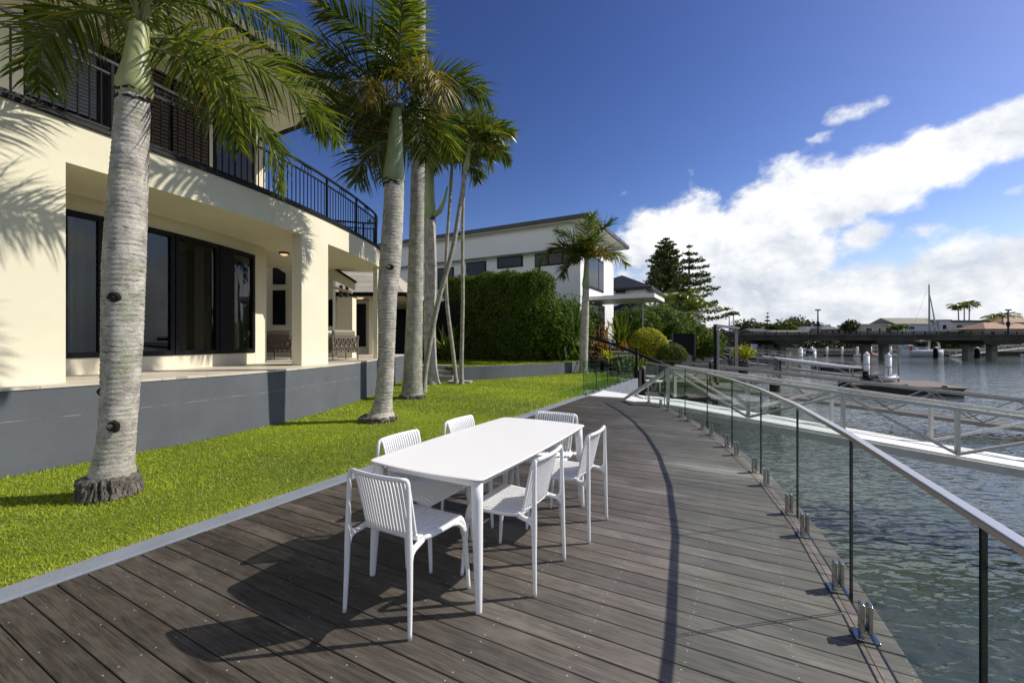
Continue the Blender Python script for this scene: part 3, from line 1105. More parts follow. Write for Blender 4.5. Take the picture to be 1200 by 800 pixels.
def make_chair():
    t = thing('dining_chair', '', 'chair', (0, 0, 0))
    wm = M['white_plastic']
    # seat: flat, a little dished, front lip curling down
    path = [(-0.155, 0.462), (-0.10, 0.452), (0.0, 0.447), (0.10, 0.450), (0.165, 0.455), (0.200, 0.450), (0.222, 0.436), (0.232, 0.418)]
    hw = [0.196, 0.200, 0.208, 0.214, 0.217, 0.217, 0.216, 0.214]
    fix_normals(rib_panel(path, hw, 15, 0.0080, 0.005).build('seat', wm, t, world=False))
    # backrest: leans from the seat's rear edge up to the top rail
    path = [(-0.150, 0.465), (-0.158, 0.50), (-0.176, 0.58), (-0.196, 0.67), (-0.214, 0.74), (-0.226, 0.775), (-0.236, 0.790), (-0.250, 0.794)]
    hw = [0.186, 0.187, 0.190, 0.193, 0.196, 0.196, 0.196, 0.196]
    mb = MB()
    n = 17

    def bp(i, s):
        y, z = path[i]
        return Vector((hw[i] * (2 * s - 1), y - 0.022 * (1 - (2 * s - 1) ** 2), z))
    for k in range(n):                       # upright slats with narrow gaps between them
        s0, s1 = (k + 0.17) / n, (k + 0.83) / n
        if k == 0:
            s0 = 0.0
        if k == n - 1:
            s1 = 1.0
        rows = []
        for i in range(len(path)):
            a, b = bp(i, s0), bp(i, s1)
            d = (bp(min(i + 1, len(path) - 1), s0) - bp(max(i - 1, 0), s0)).normalized()
            nr = (b - a).cross(d).normalized()
            m_ = (a + b) / 2
            q = 0.0075
            rows.append([a + nr * q * 0.5, a.lerp(m_, 0.4) + nr * q, b.lerp(m_, 0.4) + nr * q, b + nr * q * 0.5, b - nr * q * 0.5, b.lerp(m_, 0.4) - nr * q, a.lerp(m_, 0.4) - nr * q, a - nr * q * 0.5])
        mb.grid(rows, smooth=True, closed=True)
        o = len(mb.v) - 8 * len(rows)
        mb.add([], [])
        mb.f += [tuple(o + j for j in range(8)), tuple(o + 8 * (len(rows) - 1) + j for j in range(8))]
        mb.s += [False, False]
        mb.mi += [0, 0]
    mb.tube([bp(0, k / 12) + Vector((0, 0, 0.006)) for k in range(13)], 0.011, 8)
    mb.tube([bp(len(path) - 1, k / 12) for k in range(13)], 0.010, 8)
    fix_normals(mb.build('backrest', wm, t, world=False))
    # top rail joining both rear posts, bowed to the rear
    mb = MB()
    pts = []
    for k in range(17):
        s = k / 16
        pts.append((-0.200 + 0.40 * s, -0.246 - 0.024 * (1 - (2 * s - 1) ** 2), 0.789))
    mb.tube(pts, 0.0125, 10)
    mb.build('top_rail', wm, t, world=False)
    # seat rim and the webs from seat to rear posts
    mb = MB()
    for s in (-1, 1):
        rim = [(s * 0.204, -0.150, 0.452), (s * 0.211, -0.05, 0.442), (s * 0.220, 0.08, 0.441), (s * 0.224, 0.17, 0.444), (s * 0.222, 0.212, 0.430), (s * 0.219, 0.226, 0.412)]
        mb.tube(rim, [0.013, 0.015, 0.015, 0.015, 0.014, 0.012], 10)
        web = [(s * 0.206, -0.135, 0.447), (s * 0.212, -0.175, 0.437), (s * 0.218, -0.212, 0.432), (s * 0.222, -0.240, 0.418), (s * 0.224, -0.248, 0.375)]
        mb.tube(web, [0.018, 0.016, 0.016, 0.018, 0.016], 10)
        web = [(s * 0.218, -0.200, 0.434), (s * 0.222, -0.236, 0.446), (s * 0.222, -0.250, 0.490)]
        mb.tube(web, [0.012, 0.015, 0.012], 10)
        web = [(s * 0.222, 0.10, 0.440), (s * 0.226, 0.165, 0.425), (s * 0.228, 0.205, 0.390), (s * 0.229, 0.212, 0.345)]
        mb.tube(web, [0.012, 0.015, 0.016, 0.014], 10)
    mb.tube([(-0.204, -0.150, 0.452), (0.204, -0.150, 0.452)], 0.012, 10)
    mb.tube([(-0.200, 0.02, 0.432), (0.200, 0.02, 0.432)], 0.010, 8)
    mb.build('seat_frame', wm, t, world=False)
    for s in (-1, 1):
        mb = MB()
        pts = catmull([(s * 0.236, -0.262, 0.0), (s * 0.230, -0.254, 0.22), (s * 0.224, -0.250, 0.43), (s * 0.219, -0.249, 0.62), (s * 0.214, -0.249, 0.745), (s * 0.209, -0.248, 0.777), (s * 0.198, -0.247, 0.789)], 5)
        rr = [0.0105 + 0.0065 * min(1, p.z / 0.40) if p.z < 0.45 else 0.017 - 0.0045 * min(1, (p.z - 0.45) / 0.2) for p in pts]
        mb.tube(pts, rr, 12)
        mb.build('leg', wm, t, world=False)
        mb = MB()
        pts = catmull([(s * 0.246, 0.252, 0.0), (s * 0.238, 0.238, 0.18), (s * 0.231, 0.225, 0.33), (s * 0.225, 0.215, 0.405), (s * 0.218, 0.190, 0.436)], 5)
        rr = [0.0105 + 0.007 * min(1, p.z / 0.38) for p in pts]
        mb.tube(pts, rr, 12)
        mb.build('leg', wm, t, world=False)
    return t


def chair_at(o, u_, v_, face, label):
    """u_, v_ relative to the table centre; face = direction the sitter looks, degrees in table axes (0 = +u, 90 = +v)"""
    o.location = (TC[0] + US * u_ + UC * v_, TC[1] + UC * u_ - US * v_, 0)
    o.rotation_euler = (0, 0, TROT - R(face))
    o['label'] = label
    o['group'] = 'white chairs around the dining table'


c0 = make_chair()
spots = [(-0.955, -0.02, 0, 'white ribbed plastic chair at the near head of the table, its back to the camera'),
         (-0.355, 0.355, -90, 'white ribbed chair on the water side of the table, nearer the near table corner'),
         (0.440, 0.425, -90, 'white ribbed chair on the water side of the table, beside the far table corner'),
         (-0.425, -0.345, 90, 'white ribbed chair on the lawn side of the table, nearer the camera'),
         (0.335, -0.335, 90, 'white ribbed chair on the lawn side of the table, only its top showing farther away'),
         (0.795, 0.075, 180, 'white ribbed chair at the far head of the table facing the camera')]
for i, (u_, v_, fc, lb) in enumerate(spots):
    o = c0 if i == 0 else copy_tree(c0)
    chair_at(o, u_, v_, fc, lb)

# ------------------------------------------------------------------ glass balustrade along the water
def glass_panel(a, b, z0, z1, t=0.012):
    """one pane with dark polished edges; mi 0 glass, 1 edge"""
    a, b = Vector(a), Vector(b)
    d = (b - a).normalized()
    n = Vector((-d.y, d.x)) * t / 2
    vs = []
    for z in (z0, z1):
        for p in (a - n, b - n, b + n, a + n):
            vs.append((p.x, p.y, z))
    mb = MB()
    mb.add(vs, [(0, 1, 5, 4), (2, 3, 7, 6)], mi=0)
    mb.add(vs, [(3, 2, 1, 0), (4, 5, 6, 7), (1, 2, 6, 5), (3, 0, 4, 7)], mi=1)
    return mb


def spigot(parent, p, d, z0, h=0.16):
    ang = math.atan2(d.y, d.x)
    mb = MB()
    n = Vector((-d.y, d.x))
    for s in (-1, 1):
        c = Vector(p) + n * s * 0.0165
        mb.box((c.x, c.y, z0 + 0.012 + h * 0.56), (0.050, 0.018, h * 0.88), ang, taper=0.94)
    mb.box((p[0], p[1], z0 + 0.012 + h * 0.10), (0.050, 0.05, h * 0.2), ang)
    o = mb.build('spigot', M['steel'], parent, bevel=0.003)
    MB().box((p[0], p[1], z0 + 0.007), (0.10, 0.10, 0.012), ang).build('base_plate', M['steel'], o, bevel=0.003)
    return o


def balustrade():
    t = thing('glass_balustrade', 'frameless glass balustrade with steel spigots and handrail along the curved deck edge', 'balustrade', (3.4, 9.4, 0))

    def pt(a, r=RS):
        return rim(a, r)
    j0, st = -24.1, 4.04
    joints = [j0 + st * k for k in range(-4, 8)]
    for a, b in zip(joints[:-1], joints[1:]):
        p, q = pt(a + 0.028), pt(b - 0.028)
        glass_panel(p, q, 0.055, 0.962).build('glass_panel', [M['glass'], M['glass_edge']], t)
        d = (q - p).normalized()
        for s in (0.18, 0.82):
            spigot(t, p.lerp(q, s), d, 0.0)
    mb = MB()
    pts = [pt(a) for a in joints]
    for p, q in zip(pts[:-1], pts[1:]):
        d = (q - p).normalized()
        mb.bar((p.x - d.x * 0.004, p.y - d.y * 0.004, 0.972), (q.x + d.x * 0.004, q.y + d.y * 0.004, 0.972), 0.040, 0.026)
    mb.build('handrail', M['rail_steel'], t, bevel=0.004)


balustrade()


def low_fence():
    t = thing('glass_fence', 'low frameless green glass fence on the sea wall between lawn and gangway', 'fence', UV(11.4, VK - 0.1, 0))
    n = 5
    for k in range(n):
        a, b = UV(11.25 + k * 1.22 + 0.015, VK - 0.10), UV(11.25 + (k + 1) * 1.22 - 0.015, VK - 0.10)
        glass_panel(a, b, 0.05, 0.96).build('glass_panel', [M['glass_green'], M['glass_edge']], t)
        d = (Vector(b) - Vector(a)).normalized()
        for s in (0.2, 0.8):
            spigot(t, Vector(a).lerp(Vector(b), s), d, 0.0, 0.15)
    # end return towards the deck corner
    a, b = UV(11.24, VK - 0.10), UV(11.24, VK - 0.10)


low_fence()
mb = MB()
mb.prism([UV(11.3, VK - 0.20), UV(17.75, VK - 0.20), UV(17.75, VK + 0.02), UV(11.3, VK + 0.02)], -2.6, -0.004)
tag(mb.build('sea_wall', M['kerb']), 'pale grey sea wall below the low glass fence beside the gangway', 'wall')
mb = MB()
c = UV(17.85, VK - 0.06)
mb.box((c[0], c[1], 0.2), (0.10, 0.10, 2.1), TROT)
tag(mb.build('fence_post', M['black']), 'dark square post closing the end of the low glass fence', 'post')

# ------------------------------------------------------------------ the house
FZ = 0.985                      # terrace floor
SOF, BAL, BALTOP = 3.77, 4.30, 4.33
# terrace: paving and its grey front wall
mb = MB()
mb.strip([(p.x, p.y) for p in TERR], 0.16, -0.06, FZ - 0.035, side=1)
e = TERR[-1]
mb.strip([(e.x - 0.02, e.y), (-6.5, e.y + 1.2)], 0.16, -0.06, FZ - 0.035, side=1)
tag(mb.build('terrace_wall', M['grey_wall']), 'long curved dark grey retaining wall holding up the house terrace above the lawn', 'wall')
tp = [(p.x + 0.012, p.y) for p in TERR] + [(-6.5, e.y + 1.2), (-7.5, 24), (-14, 24), (-18, -2), (-14, -6)]
struct(MB().prism(tp, FZ - 0.033, FZ).build('terrace', M['paving']))
struct(MB().prism([(p[0] * 1.0 - 0.25, p[1]) for p in tp], -0.05, FZ - 0.036).build('terrace_fill', M['concrete']))

house = thing('waterfront_house', 'two-storey cream rendered house with curved balcony, black railing and overhanging roof', 'house', (-6.5, 9.0, 0))
BC = catmull([(-9.3, -2.6), (-7.75, 0.6), (-6.62, 2.8), (-5.86, 4.85), (-5.24, 6.5), (-4.74, 8.0), (-4.42, 9.3), (-4.22, 10.5), (-4.09, 11.8), (-4.06, 13.0), (-4.32, 13.95)], 8)
GC = catmull([(-9.6, 0.5), (-8.6, 2.8), (-7.6, 4.75), (-6.8, 6.5), (-6.32, 7.84), (-6.08, 9.3), (-6.02, 10.45)], 8)
bal = MB().prism([(p.x, p.y) for p in BC] + [(-5.0, 14.0), (-8.6, 12.7), (-12, 12.7), (-16, -2)], SOF, BAL).build('balcony', M['cream'], house)
# pier at the left, column between the bays, pillar at the end of the glazing, plinth, lintel
pier = cut_by_px(BC, -900, 77)
MB().strip([(p.x - 0.0004, p.y) for p in pier], 0.45, FZ - 0.002, SOF, side=1).build('wall', M['cream'], house)
colm = cut_by_px(BC, 353.5, 384.5)
MB().strip([(p.x - 0.0004, p.y) for p in colm], 0.24, FZ - 0.002, SOF, side=1).build('column', M['cream'], house)
gl = cut_by_px(GC, 40, 299)
MB().strip([(p.x, p.y) for p in gl], 0.25, FZ - 0.002, 1.24, side=1).build('wall', M['cream'], house)
MB().strip([(p.x, p.y) for p in gl], 0.25, 3.52, SOF + 0.002, side=1).build('wall', M['cream'], house)
endp = cut_by_px(GC, 299.3, 307)
q = endp[-1]
MB().prism([(endp[0].x, endp[0].y), (q.x + 0.02, q.y), (-6.17, 10.72), (-6.4, 10.75), (-6.5, endp[0].y)], FZ - 0.002, SOF + 0.002).build('wall', M['cream'], house)
c = endp[-1]
# interior of the glazed room
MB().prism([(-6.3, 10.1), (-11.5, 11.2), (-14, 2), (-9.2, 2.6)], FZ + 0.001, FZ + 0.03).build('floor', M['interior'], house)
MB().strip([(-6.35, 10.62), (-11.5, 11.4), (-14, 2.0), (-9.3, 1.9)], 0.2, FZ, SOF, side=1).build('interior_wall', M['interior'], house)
# furniture glimpsed behind the glass is part of the dim room: a low bench and a cabinet
t_ = thing('sideboard', 'low pale sideboard dimly seen through the leftmost ground-floor window', 'sideboard', (-7.9, 6.55, FZ + 0.03))
MB().box((-7.9, 6.55, FZ + 0.38), (0.5, 0.9, 0.62), R(25)).build('body', M['white_paint'], t_, bevel=0.01)
MB().box((-7.9, 6.55, FZ + 0.715), (0.56, 0.98, 0.04), R(25)).build('top', M['beige_wall'], t_, bevel=0.005)
# windows: black frames with panes between given bearings
def bay(a, b, curtain=None):
    seg = cut_by_px(GC, a, b)
    pts = [(p.x + 0.02, p.y) for p in seg]
    mb = MB()
    mb.strip(pts, 0.10, 1.243, 1.33, side=1)
    mb.strip(pts, 0.10, 3.43, 3.518, side=1)
    p0, p1 = seg[0], seg[-1]
    for p, s in ((p0, 1), (p1, -1)):
        d = (p1 - p0).normalized() * s
        pa, pb = p + d * 0.003, p + d * 0.075
        mb.strip([(pa.x + 0.02, pa.y), (pb.x + 0.02, pb.y)] if s > 0 else [(pb.x + 0.02, pb.y), (pa.x + 0.02, pa.y)], 0.098, 1.331, 3.429, side=1)
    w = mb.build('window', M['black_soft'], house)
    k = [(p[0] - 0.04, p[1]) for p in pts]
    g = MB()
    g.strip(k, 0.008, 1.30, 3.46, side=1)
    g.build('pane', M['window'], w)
    if curtain:
        sg = cut_by_px(GC, *curtain)
        mb = MB()
        # pleated curtain hanging behind the pane
        n = 40
        P = [sg[0].lerp(sg[-1], i / n) for i in range(n + 1)]
        mb.strip([(p.x - 0.28 + 0.03 * math.sin(i * 1.6), p.y) for i, p in enumerate(P)], 0.01, FZ + 0.03, 3.7, side=1)
        mb.build('curtain', M['curtain'], w)


bay(70, 121, (104, 117))
bay(122, 160)
bay(161, 204)
bay(205, 256, (245, 253))
bay(271, 298, (286, 296))
seg = cut_by_px(GC, 256.5, 270.5)
MB().strip([(p.x + 0.03, p.y) for p in seg], 0.10, 1.243, 3.515, side=1).build('door', M['black_soft'], house)

# ceiling light on the soffit
p = WX(333, 10.9)
lt = MB().lathe([(0.0, 0.0), (0.115, 0.0), (0.125, -0.025), (0.11, -0.045), (0.0, -0.045)][::-1], (p[0], p[1], SOF), 20).build('ceiling_light', M['black'], house)
MB().lathe([(0.0, -0.085), (0.05, -0.08), (0.085, -0.06), (0.095, -0.044), (0.0, -0.044)], (p[0], p[1], SOF), 20).build('lamp_shade', M['lamp'], lt)

# balcony railing
rail = MB()
RP = [Vector((p.x - 0.10, p.y)) for p in BC[8:]] + [Vector((-4.75, 14.0)), Vector((-5.4, 13.78)), Vector((-6.6, 13.35)), Vector((-7.8, 12.95))]


def resample(P, step):
    out = [P[0].copy()]
    acc = 0.0
    for a, b in zip(P[:-1], P[1:]):
        L = (b - a).length
        d = step - acc
        while d <= L:
            out.append(a.lerp(b, d / L))
            d += step
        acc = (acc + L) % step
    return out


def railbar(name, z, w, h, parent, ofs=0.0):
    mb = MB()
    pts = [(p.x + w / 2 + ofs, p.y) for p in RP]
    mb.strip(pts, w, z - h / 2, z + h / 2, side=1)
    return mb.build(name, M['black'], parent)


rl = railbar('balcony_railing', BALTOP + 1.03, 0.055, 0.042, house)
railbar('rail', BALTOP + 0.86, 0.035, 0.03, rl)
railbar('rail', BALTOP + 0.10, 0.035, 0.03, rl)
railbar('base_flashing', BAL + 0.028, 0.18, 0.055, rl, 0.045)
posts = resample(RP, 1.45)
bpost = None
for p in posts:
    MB().box((p.x, p.y, BALTOP + 0.52), (0.045, 0.045, 0.98)).build('post', M['black'], rl)
for a, b in zip(posts[:-1], posts[1:]):
    mb = MB()
    d = (b - a).normalized()
    for k in (-1, 0, 1):
        cc = a.lerp(b, 0.5) + d * k * 0.105
        ring = [(cc.x + d.x * 0.055 * math.cos(t2), cc.y + d.y * 0.055 * math.cos(t2), BALTOP + 0.945 + 0.062 * math.sin(t2)) for t2 in np.linspace(0, 2 * math.pi, 17)]
        mb.tube(ring, 0.009, 6, cap=False)
    mb.build('ring_ornament', M['black'], rl)
bd = None
for i, p in enumerate(resample(RP, 0.121)):
    if p.y < 3.6:
        continue
    if bd is None:
        o = MB().box((0, 0, 0), (0.016, 0.016, 0.76)).build('baluster', M['black'], rl, world=False)
        bd = o.data
    else:
        o = link('baluster', bd, None, rl)
    o.location = Vector((p.x, p.y, BALTOP + 0.48)) - woff(rl)

# upper storey wall and its openings
WCN = Vector((-5.9, 10.2))
DD = Vector((-0.406, -0.914)).normalized()
NN = Vector((0.914, -0.406)).normalized()
ROOFZ = 6.98


def upper(t0, t1, z0, z1, off=0.0, thick=0.2):
    a, b = WCN + DD * t0 + NN * off, WCN + DD * t1 + NN * off
    return MB().strip([(a.x, a.y), (b.x, b.y)], thick, z0, z1, side=-1)


upper(0, 0.22, BAL, ROOFZ).build('wall', M['cream'], house)
upper(0.22, 3.98, 6.72, ROOFZ).build('wall', M['cream'], house)
upper(3.98, 13, BAL, ROOFZ).build('wall', M['cream'], house)
MB().strip([(WCN.x - 0.19, WCN.y + 0.06), (WCN.x - 6, WCN.y + 3.2)], 0.2, BAL, ROOFZ, side=1).build('wall', M['cream'], house)
upper(1.16, 1.26, BAL, 6.72).build('wall', M['cream'], house)
d1 = upper(0.225, 1.155, BAL + 0.03, 6.715, -0.06, 0.06).build('door', M['black_soft'], house)
upper(0.30, 0.67, BAL + 0.18, 6.62, -0.045, 0.01).build('pane', M['dark_window'], d1)
upper(0.72, 1.08, BAL + 0.18, 6.62, -0.045, 0.01).build('pane', M['dark_window'], d1)


def louvres(t0, t1, z0, z1, m_, parent, step=0.075):
    mb = MB()
    a, b = WCN + DD * t0 + NN * 0.01, WCN + DD * t1 + NN * 0.01
    z = z0
    while z < z1:
        mb.bar((a.x, a.y, z), (b.x, b.y, z), 0.012, 0.05)
        z += step
    return mb.build('louvre', m_, parent)


w1 = upper(1.265, 2.66, BAL + 0.03, 6.715, -0.08, 0.06).build('window', M['black_soft'], house)
louvres(1.30, 1.95, BAL + 0.12, 6.65, M['louvre'], w1)
louvres(2.0, 2.62, BAL + 0.12, 6.65, M['louvre'], w1)
upper(2.665, 3.07, BAL + 0.03, 6.715, -0.10, 0.06).build('door', M['black_soft'], house)
w2 = upper(3.075, 3.975, BAL + 0.03, 6.715, -0.08, 0.06).build('window', M['black_soft'], house)
louvres(3.12, 3.94, BAL + 0.10, 5.28, M['louvre'], w2, 0.07)
louvres(3.12, 3.94, 5.34, 6.68, M['shutter_grey'], w2, 0.062)

# roof with white fascia, dark gutter and pale soffit
E0 = Vector((-3.67, 9.96))
VV = Vector((-UC, US))
rf = [E0, E0 + DD * 15, E0 + DD * 15 + VV * 9.5, E0 + VV * 9.5]


def inset(P, k):
    cx = sum((p for p in P), Vector((0, 0))) / len(P)
    out = []
    n = len(P)
    for i in range(n):
        e1 = (P[i] - P[i - 1]).normalized()
        e2 = (P[(i + 1) % n] - P[i]).normalized()
        n1, n2 = Vector((-e1.y, e1.x)), Vector((-e2.y, e2.x))
        if n1.dot(cx - P[i]) < 0:
            n1 = -n1
        if n2.dot(cx - P[i]) < 0:
            n2 = -n2
        b = (n1 + n2)
        out.append(P[i] + b * k / max(0.3, b.dot(n1)))
    return out


roof = MB().prism([tuple(p) for p in inset(rf, 0.10)], ROOFZ, ROOFZ + 0.10).build('roof', M['soffit'], house)
mb = MB()
for a, b in ((rf[0], rf[1]), (rf[3], rf[0])):
    mb.bar((a.x, a.y, ROOFZ + 0.07), (b.x, b.y, ROOFZ + 0.07), 0.12, 0.15)
mb.build('gutter', M['black'], roof)
o1, o2 = inset(rf, 0.05), inset(rf, 4.4)
mb = MB()
vs = [(p.x, p.y, ROOFZ + 0.155) for p in o1] + [(p.x, p.y, ROOFZ + 1.95) for p in o2] + [(p.x, p.y, ROOFZ + 0.105) for p in o1]
mb.add(vs, [(0, 1, 5, 4), (1, 2, 6, 5), (2, 3, 7, 6), (3, 0, 4, 7), (4, 5, 6, 7)] + [(i, (i + 1) % 4, 8 + (i + 1) % 4, 8 + i) for i in range(4)] + [(11, 10, 9, 8)])
mb.build('roof_covering', M['tile_roof'], roof)

# single-storey wing behind the column

wing = MB()
yz = 14.3
wing.add([(-9.6, yz, FZ), (-6.0, yz, FZ), (-6.0, yz, 3.62), (-9.6, yz, 5.9), (-9.6, yz + 0.2, FZ), (-6.0, yz + 0.2, FZ), (-6.0, yz + 0.2, 3.62), (-9.6, yz + 0.2, 5.9)],
         [(0, 1, 2, 3), (7, 6, 5, 4), (1, 5, 6, 2), (0, 3, 7, 4), (2, 6, 7, 3), (0, 4, 5, 1)])
wing.build('wall', M['cream'], house)


def wpoly(name, pts, y, d, m_, parent):
    """flat upright polygon of thickness d facing the camera side; pts as photo bearings and heights at depth y"""
    P = [W(px, py, y) for px, py in pts]
    n = len(P)
    mb = MB()
    vs = [(p[0], p[1], p[2]) for p in P] + [(p[0], p[1] + d, p[2]) for p in P]
    mb.add(vs, [tuple(range(n)), tuple(range(n, 2 * n))[::-1]] + [(i, n + i, n + (i + 1) % n, (i + 1) % n) for i in range(n)])
    return mb.build(name, m_, parent)


wa = wpoly('window', [(319.5, 310.5), (319.5, 333), (334, 333), (334, 320)], 14.27, 0.05, M['black_soft'], house)
wpoly('pane', [(321, 313), (321, 331.5), (332.5, 331.5), (332.5, 321)], 14.262, 0.01, M['dark_window'], wa)
wb = wpoly('window', [(319.5, 340), (319.5, 380.5), (334, 380.5), (334, 340)], 14.27, 0.05, M['black_soft'], house)
wpoly('pane', [(321, 342), (321, 378.5), (332.5, 378.5), (332.5, 342)], 14.262, 0.01, M['dark_window'], wb)
wc = wpoly('window', [(382, 351), (382, 382), (389.5, 382), (389.5, 351)], 14.27, 0.05, M['black_soft'], house)
wpoly('pane', [(382.5, 353), (382.5, 380), (388, 380), (388, 353)], 14.262, 0.01, M['dark_window'], wc)
# the porch: raking gable band with gutter, two posts, the low pier
wpoly('bargeboard', [(378, 307), (415, 330.5), (415, 340), (378, 322)], 13.5, 0.12, M['cream'], house)
wpoly('gutter', [(379, 305), (415.5, 328.5), (415.5, 331), (379, 307.5)], 13.45, 0.20, M['black'], house)
wpoly('beam', [(378, 331), (411, 341), (411, 343.5), (378, 335)], 13.7, 0.14, M['cream'], house)
for a, b in ((397.5, 400.5), (404.5, 407.5)):
    wpoly('post', [(a, 334), (a, 349), (b, 349), (b, 334)], 13.75, 0.09, M['grey_frame'], house)
wpoly('wall', [(395, 348.5), (395, 419.5), (412.8, 419.5), (412.8, 348.5)], 13.6, 0.35, M['cream'], house)
# lower wing beyond: wall, door, tiled roof
y2 = 18.2
mb = MB()
mb.box((-6.9, y2 + 0.1, (FZ + 3.6) / 2), (2.7, 0.2, 3.6 - FZ))
mb.box((-5.62, y2 - 0.6, (FZ + 3.6) / 2), (0.16, 1.2, 3.6 - FZ))
mb.build('wall', M['cream'], house)
dr = wpoly('door', [(412, 356), (412, 406), (428.5, 406), (428.5, 356)], y2 - 0.03, 0.06, M['black_soft'], house)
wpoly('pane', [(414, 359), (414, 402), (420, 402), (420, 359)], y2 - 0.04, 0.012, M['dark_window'], dr)
tr = MB()
ev, rd = 3.28, 4.9
tr.add([(-7.6, 15.6, ev), (-3.95, 15.6, ev), (-5.7, 19.4, rd), (-7.6, 19.4, rd), (-3.95, 23.0, ev), (-7.6, 23.0, ev)],
       [(0, 1, 2, 3), (1, 4, 2), (2, 4, 5, 3)])
tr.add([(-7.6, 15.6, ev - 0.05), (-3.95, 15.6, ev - 0.05), (-3.95, 23.0, ev - 0.05), (-7.6, 23.0, ev - 0.05)], [(3, 2, 1, 0)])
tro = tr.build('roof', M['tile_roof'], house)
mb = MB()
mb.bar((-7.6, 15.55, ev - 0.06), (-3.9, 15.55, ev - 0.06), 0.12, 0.14)
mb.bar((-3.9, 15.55, ev - 0.06), (-3.9, 23.0, ev - 0.06), 0.12, 0.14)
mb.build('gutter', M['black'], tro)
cl = MB().lathe([(0.0, -0.06), (0.1, -0.05), (0.14, 0.0), (0.0, 0.0)], (W(422, 347, 16.8)[0], 16.8, ev - 0.06), 14).build('ceiling_light', M['lamp'], house)
# slender post under the far end of the balcony
wpoly('post', [(437.3, 312), (437.3, 421), (442.3, 421), (442.3, 312)], 13.1, 0.14, M['cream'], house)

# ------------------------------------------------------------------ woven armchairs on the terrace
def armchair(loc, rz, label):
    t = thing('woven_armchair', label, 'armchair', loc, rz, 'woven armchairs on the terrace')
    w, d, hb_ = 0.78, 0.74, 0.80
    mb = MB()
    mb.box((0, 0, 0.30), (w - 0.06, d - 0.06, 0.05))
    for sx in (-1, 1):
        mb.bar((sx * (w / 2 - 0.02), -d / 2, 0.62), (sx * (w / 2 - 0.02), d / 2, 0.62), 0.035, 0.035)
        mb.bar((sx * (w / 2 - 0.02), -d / 2, 0.22), (sx * (w / 2 - 0.02), d / 2, 0.22), 0.03, 0.03)
    mb.bar((-w / 2, -d / 2 + 0.02, 0.66), (w / 2, -d / 2 + 0.02, 0.66), 0.035, 0.035)
    mb.bar((-w / 2, -d / 2 + 0.02, 0.22), (w / 2, -d / 2 + 0.02, 0.22), 0.03, 0.03)
    mb.build('frame', M['rope'], t, world=False)
    for sx in (-1, 1):
        for sy in (-1, 1):
            MB().tube([(sx * (w / 2 - 0.03), sy * (d / 2 - 0.02), 0), (sx * (w / 2 - 0.03), sy * (d / 2 - 0.02), 0.62)], 0.017, 8).build('leg', M['rope'], t, world=False)
    mb = MB()

    def lattice(a, b, n):
        a, b = Vector(a), Vector(b)
        for k in range(n):
            for s in (0, 1):
                p = a.lerp(b, (k + (0.1 if s else 0.9)) / n)
                q = a.lerp(b, (k + (0.9 if s else 0.1)) / n)
                mb.bar((p.x, p.y, 0.22), (q.x, q.y, 0.61), 0.018, 0.03)
    for sx in (-1, 1):
        lattice((sx * (w / 2 - 0.02), -d / 2, 0), (sx * (w / 2 - 0.02), d / 2, 0), 5)
    lattice((-w / 2, -d / 2 + 0.02, 0), (w / 2, -d / 2 + 0.02, 0), 6)
    mb.build('rope_weave', M['rope'], t, world=False)
    MB().box((0, 0.03, 0.40), (w - 0.10, d - 0.10, 0.15)).build('seat_cushion', M['cushion'], t, world=False, bevel=0.04, seg=3)
    o = MB().box((0, 0, 0), (w - 0.14, 0.15, 0.42)).build('back_cushion', M['cushion'], t, world=False, bevel=0.05, seg=3)
    o.location = (0, -d / 2 + 0.16, 0.62)
    o.rotation_euler = (R(10), 0, 0)
    return t


p = WX(331, 12.5)
armchair((p[0], p[1], FZ), R(8), 'woven rope armchair seen from behind in the shaded bay left of the column')
p = WX(398, 12.0)
armchair((p[0], p[1], FZ), R(48), 'woven rope armchair in front of the low cream pier right of the column')
p = WX(386, 11.9)
mb = MB()
mb.box((0, 0, 0), (0.40, 0.14, 0.38))
o = mb.build('throw_cushion', M['white_cloth'], None, bevel=0.06, seg=3)
o.location = (p[0] + 0.02, p[1] - 0.05, FZ + 0.62)
o.rotation_euler = (R(12), R(8), R(20))
tag(o, 'white throw cushion leaning in the armchair beside the column', 'cushion')

# ------------------------------------------------------------------ steps, planter wall
mb = MB()
for k, (y_, z_) in enumerate(((16.15, 0.20), (16.45, 0.38), (16.75, 0.56))):
    mb.prism([(-3.65, y_), (-2.25, y_ + 0.05), (-2.25, 17.3), (-3.65, 17.3)], -0.04 if k == 0 else (0.20, 0.38)[k - 1] + 0.001, z_)
tag(mb.build('garden_steps', M['stone_step'], bevel=0.008), 'short flight of pale stone steps up to the raised lawn beside the palms', 'steps')
mb = MB()
p = W(539, 447.5, 15.6)
mb.box((p[0], p[1], 0.02), (0.85, 0.5, 0.09), R(-6))
tag(mb.build('stepping_stone', M['stone_step'], bevel=0.01), 'flat pale stone slab on the grass at the foot of the planter wall', 'paving stone')
mb = MB()
mb.strip([(p.x, p.y) for p in PLANT], 0.20, -0.06, 0.515, side=1)
tag(mb.build('planter_wall', M['grey_wall'], bevel=0.006), 'low curved dark grey planter wall edging the raised lawn in front of the hedge', 'wall')

